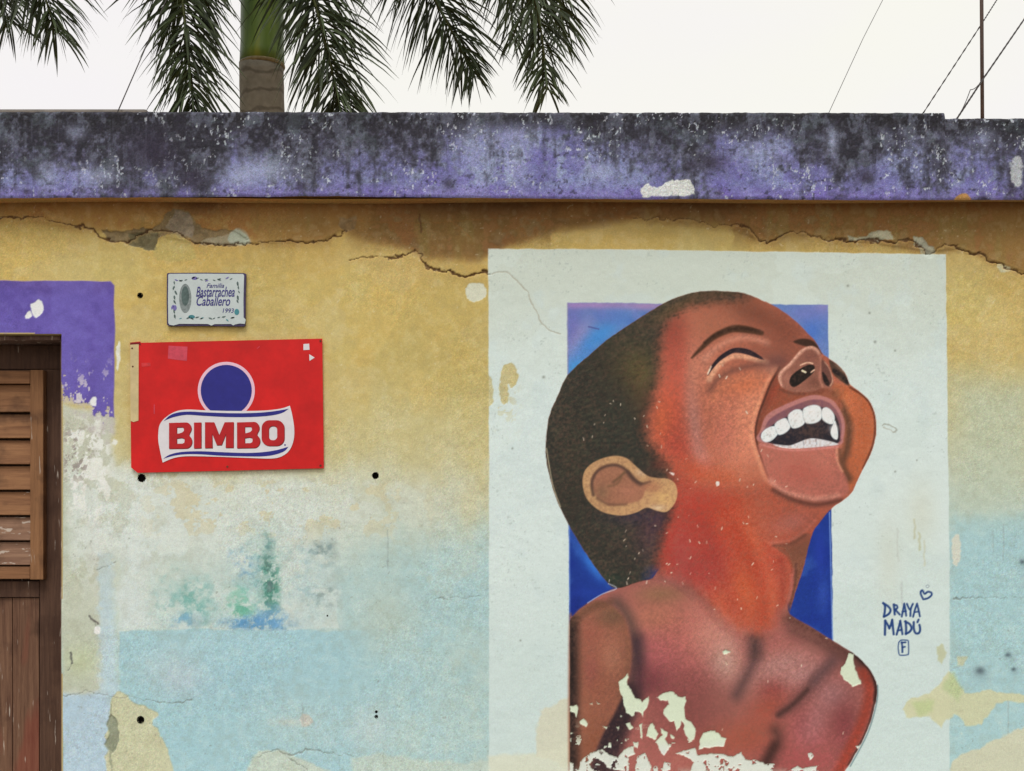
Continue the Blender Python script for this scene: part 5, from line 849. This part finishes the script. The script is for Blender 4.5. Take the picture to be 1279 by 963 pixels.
def frond(parent, ctrl, nl, ll, seed, spread=1.0):
    """arching midrib with drooping leaflets in several planes; ctrl = (px, py, depth)"""
    r = random.Random(seed); pts = [Vector(p) for p in spline([tuple(P(*q)) for q in ctrl], False, 14)]
    rach = tube('frond', pts, [.026 * (1 - .9 * i / len(pts)) + .002 for i in range(len(pts))], M_RACH, parent, 6)
    rach.data.materials.append(M_LEAF)
    seg = [0]
    for a_, b_ in zip(pts, pts[1:]): seg.append(seg[-1] + (b_ - a_).length)
    T = seg[-1]; V, F = [], []
    def at(s_):
        for i in range(len(seg) - 1):
            if seg[i + 1] >= s_: return pts[i].lerp(pts[i + 1], (s_ - seg[i]) / max(seg[i + 1] - seg[i], 1e-6)), (pts[i + 1] - pts[i]).normalized()
        return pts[-1], (pts[-1] - pts[-2]).normalized()
    down = Vector((0, 0, -1))
    for i in range(nl):
        u = .12 + .88 * (i + r.random()) / nl; p, t = at(T * u)
        side = t.cross(Vector((0, 1, 0)) * .8 + Vector((r.uniform(-.2, .2), 0, .35))).normalized()
        sg = 1 if i % 2 else -1; ang = R(r.gauss(0, 48)); nrm = t.cross(side).normalized(); out = (side * math.cos(ang) + nrm * math.sin(ang)) * sg
        fw = r.uniform(.25, .9) + .5 * max(0, u - .75) * 4 * .6; dr_ = (out * spread * r.uniform(.8, 1.25) + t * fw + Vector((r.uniform(-.12, .12), r.uniform(-.12, .12), 0))).normalized()
        ln = ll * r.uniform(.7, 1.25) * (math.sin(math.pi * min(1, .16 + .84 * u) ** .9) * .55 + .5) * (1 - .35 * max(0, u - .85) / .15); wd = r.uniform(.0065, .011); tw = Vector((r.uniform(-1, 1), r.uniform(-1, 1), r.uniform(-1, 1)))
        q = p.copy(); n_ = 5; b0 = len(V)
        for k in range(n_ + 1):
            x = k / n_; wv = dr_.cross(tw).normalized() * wd * (math.sin(math.pi * (.18 + .8 * x)) if k < n_ else .05); V += [q - wv, q + wv]
            dr_ = (dr_ + down * .18 * r.uniform(.6, 1.3)).normalized(); q = q + dr_ * ln / n_
        for k in range(n_): F.append((b0 + 2 * k, b0 + 2 * k + 1, b0 + 2 * k + 3, b0 + 2 * k + 2))
    me2 = bpy.data.meshes.new('leaflets'); me2.from_pydata([tuple(v) for v in V], [], F); me2.polygons.foreach_set('material_index', [1] * len(F)); join_into(rach, [me2])
    return rach
def palm(px, Yp, label, fr, zring_px=80):
    base = P(px, 1000, Yp); x = base.x; k = (Yp + 4) / 4; rad = 27.2 * S * k; zr = P(px, zring_px, Yp).z; ztop = P(px, -150, Yp).z
    root = tag(empty('palm_tree', (x, Yp, -.13)), label, 'palm tree', 'royal palms behind the house'); zs_ = [-.13 + (zr + .13) * i / 60 for i in range(61)]
    prof = [rad * (1.0 + .25 * math.exp(-((z_ + .13) / .5)) + .06 * math.sin(z_ * 1.1) + (.012 if i % 3 == 0 else 0)) for i, z_ in enumerate(zs_)]; prof[-8:] = [rad * (1 + .012 * (i % 2)) for i in range(8)]
    tube('trunk', [(x + .01 * math.sin(z_ * 2), Yp, z_) for z_ in zs_], prof, M_TRUNK, root, 24)
    zz_ = [zr - .02 + (ztop - zr + .02) * i / 14 for i in range(15)]; tube('crownshaft', [(x, Yp, z_) for z_ in zz_], [rad * q for q in (1.02, 1.0, .97, .98, .97, .96, .94, .92, .9, .86, .82, .76, .68, .58, .46)], M_SHAFT, root, 24)
    tube('leaf_scar', [(x, Yp, zr - .03), (x, Yp, zr - .012), (x, Yp, zr + .005)], [rad * 1.012, rad * 1.045, rad * 1.0], plain('leaf_scar_fibre', (128, 116, 84), .9, bump=.1), root, 24)
    for i, (ctrl, nl, ll) in enumerate(fr): frond(root, [(px, -140, Yp)] + ctrl, nl, ll, i * 11 + int(px))
    return root
palm(327.5, 5.0, 'royal palm with green crownshaft and grey ringed trunk rising behind the roof', [
    ([(300, -250, 4.8), (255, -190, 4.5), (228, -60, 4.3), (232, 40, 4.2), (248, 190, 4.2)], 800, .6),
    ([(350, -250, 4.7), (378, -170, 4.4), (385, -40, 4.2), (408, 60, 4.1), (440, 200, 4.1)], 800, .64),
    ([(420, -270, 5.2), (490, -150, 5.4), (530, -30, 5.5), (570, 50, 5.5), (592, 96, 5.5)], 560, .82),
    ([(440, -330, 4.7), (570, -220, 4.4), (640, -80, 4.2), (672, 20, 4.1), (684, 112, 4.1)], 700, .72),
    ([(450, -340, 5.0), (600, -260, 5.2), (680, -110, 5.3), (696, -20, 5.3), (704, 50, 5.3)], 460, .84),
    ([(430, -320, 5.5), (540, -250, 5.8), (612, -120, 6.0), (636, -20, 6.0), (640, 50, 6.0)], 420, .8),
    ([(300, -330, 5.3), (240, -420, 5.8), (150, -430, 6.3)], 160, .5), ([(350, -330, 5.3), (420, -430, 5.8), (520, -440, 6.3)], 160, .5), ([(330, -350, 5.1), (335, -480, 5.2), (350, -580, 5.2)], 120, .45)])
palm(-260, 5.4, 'royal palm whose drooping frond hangs over the purple roof edge beside the door', [
    ([(-200, -270, 5.0), (-80, -220, 4.7), (0, -120, 4.5), (42, -40, 4.4), (70, 38, 4.4)], 640, .9), ([(-180, -300, 5.2), (-90, -240, 5.0), (-30, -120, 4.9), (-10, -30, 4.9), (14, 30, 4.9)], 460, .84),
    ([(-330, -290, 5.3), (-430, -220, 5.2), (-480, -60, 5.2)], 160, .5), ([(-270, -360, 5.4), (-280, -480, 5.6), (-300, -560, 5.6)], 120, .45)], 60)

# ---------------------------------------------------------------- MAST AND CABLES
M_PIPE = plain('rusty_pipe', (70, 54, 46), .6, var=.35, scale=30, bump=.1); M_CABLE = plain('black_cable', (46, 40, 38), .6, bump=0)
Ym = 1.5
zroof = P(0, 148.2, YF).z - .06
mast = tag(empty('mast', (P(1227, 140, Ym).x, Ym, zroof)), 'thin rusty pipe mast standing on the roof above the step in the roof edge', 'mast')
tp = P(1225, -160, Ym); bt_ = P(1228, 140, Ym); bt_.z = zroof
tube('pole', [bt_, bt_.lerp(tp, .5), tp], .0085, M_PIPE, mast, 10); box_obj('base_plate', bt_.x - .05, bt_.x + .05, Ym - .05, Ym + .05, zroof, zroof + .008, M_PIPE, mast, .002)
def cable(label, pts, r_, sag=.0, twist=0):
    A = [P(*q) for q in pts]; out = []
    for a_, b_ in zip(A, A[1:]):
        for k in range(24): t = k / 24; v = a_.lerp(b_, t); v.z -= sag * 4 * t * (1 - t); out.append(v)
    out.append(A[-1]); o_ = tube('cable', out, [r_ * (1 + (twist * (.5 if i % 2 else -.5))) for i in range(len(out))], M_CABLE, None, 6); return tag(o_, label, 'cable')
cable('thick cable sloping from the roof edge up past the rusty mast', [(1194, 150, 1.2), (1229, 97, 1.47), (1282, 20, 1.9), (1420, -180, 3)], .0042, 0, .25)
cable('thin wrapped cable sloping up behind the upper part of the rusty mast', [(1150, 146, 1.56), (1226, 30, 1.8), (1250, -8, 2), (1330, -150, 3)], .0030, 0, .7)
cable('loose strand looped beside the thick cable', [(1200, 140, 1.22), (1212, 112, 1.3), (1222, 106, 1.4), (1229, 97, 1.462)], .0018, .006)
cable('fine single wire rising into empty sky well apart from the mast', [(1031, 150, 3.2), (1078, 48, 3.6), (1104, -3, 3.9), (1180, -150, 4.5)], .0019)
cable('fine dark wire rising from the roof edge to the palm fronds', [(146, 142, 1.5), (185, 52, 2.4), (260, -120, 4)], .0030)
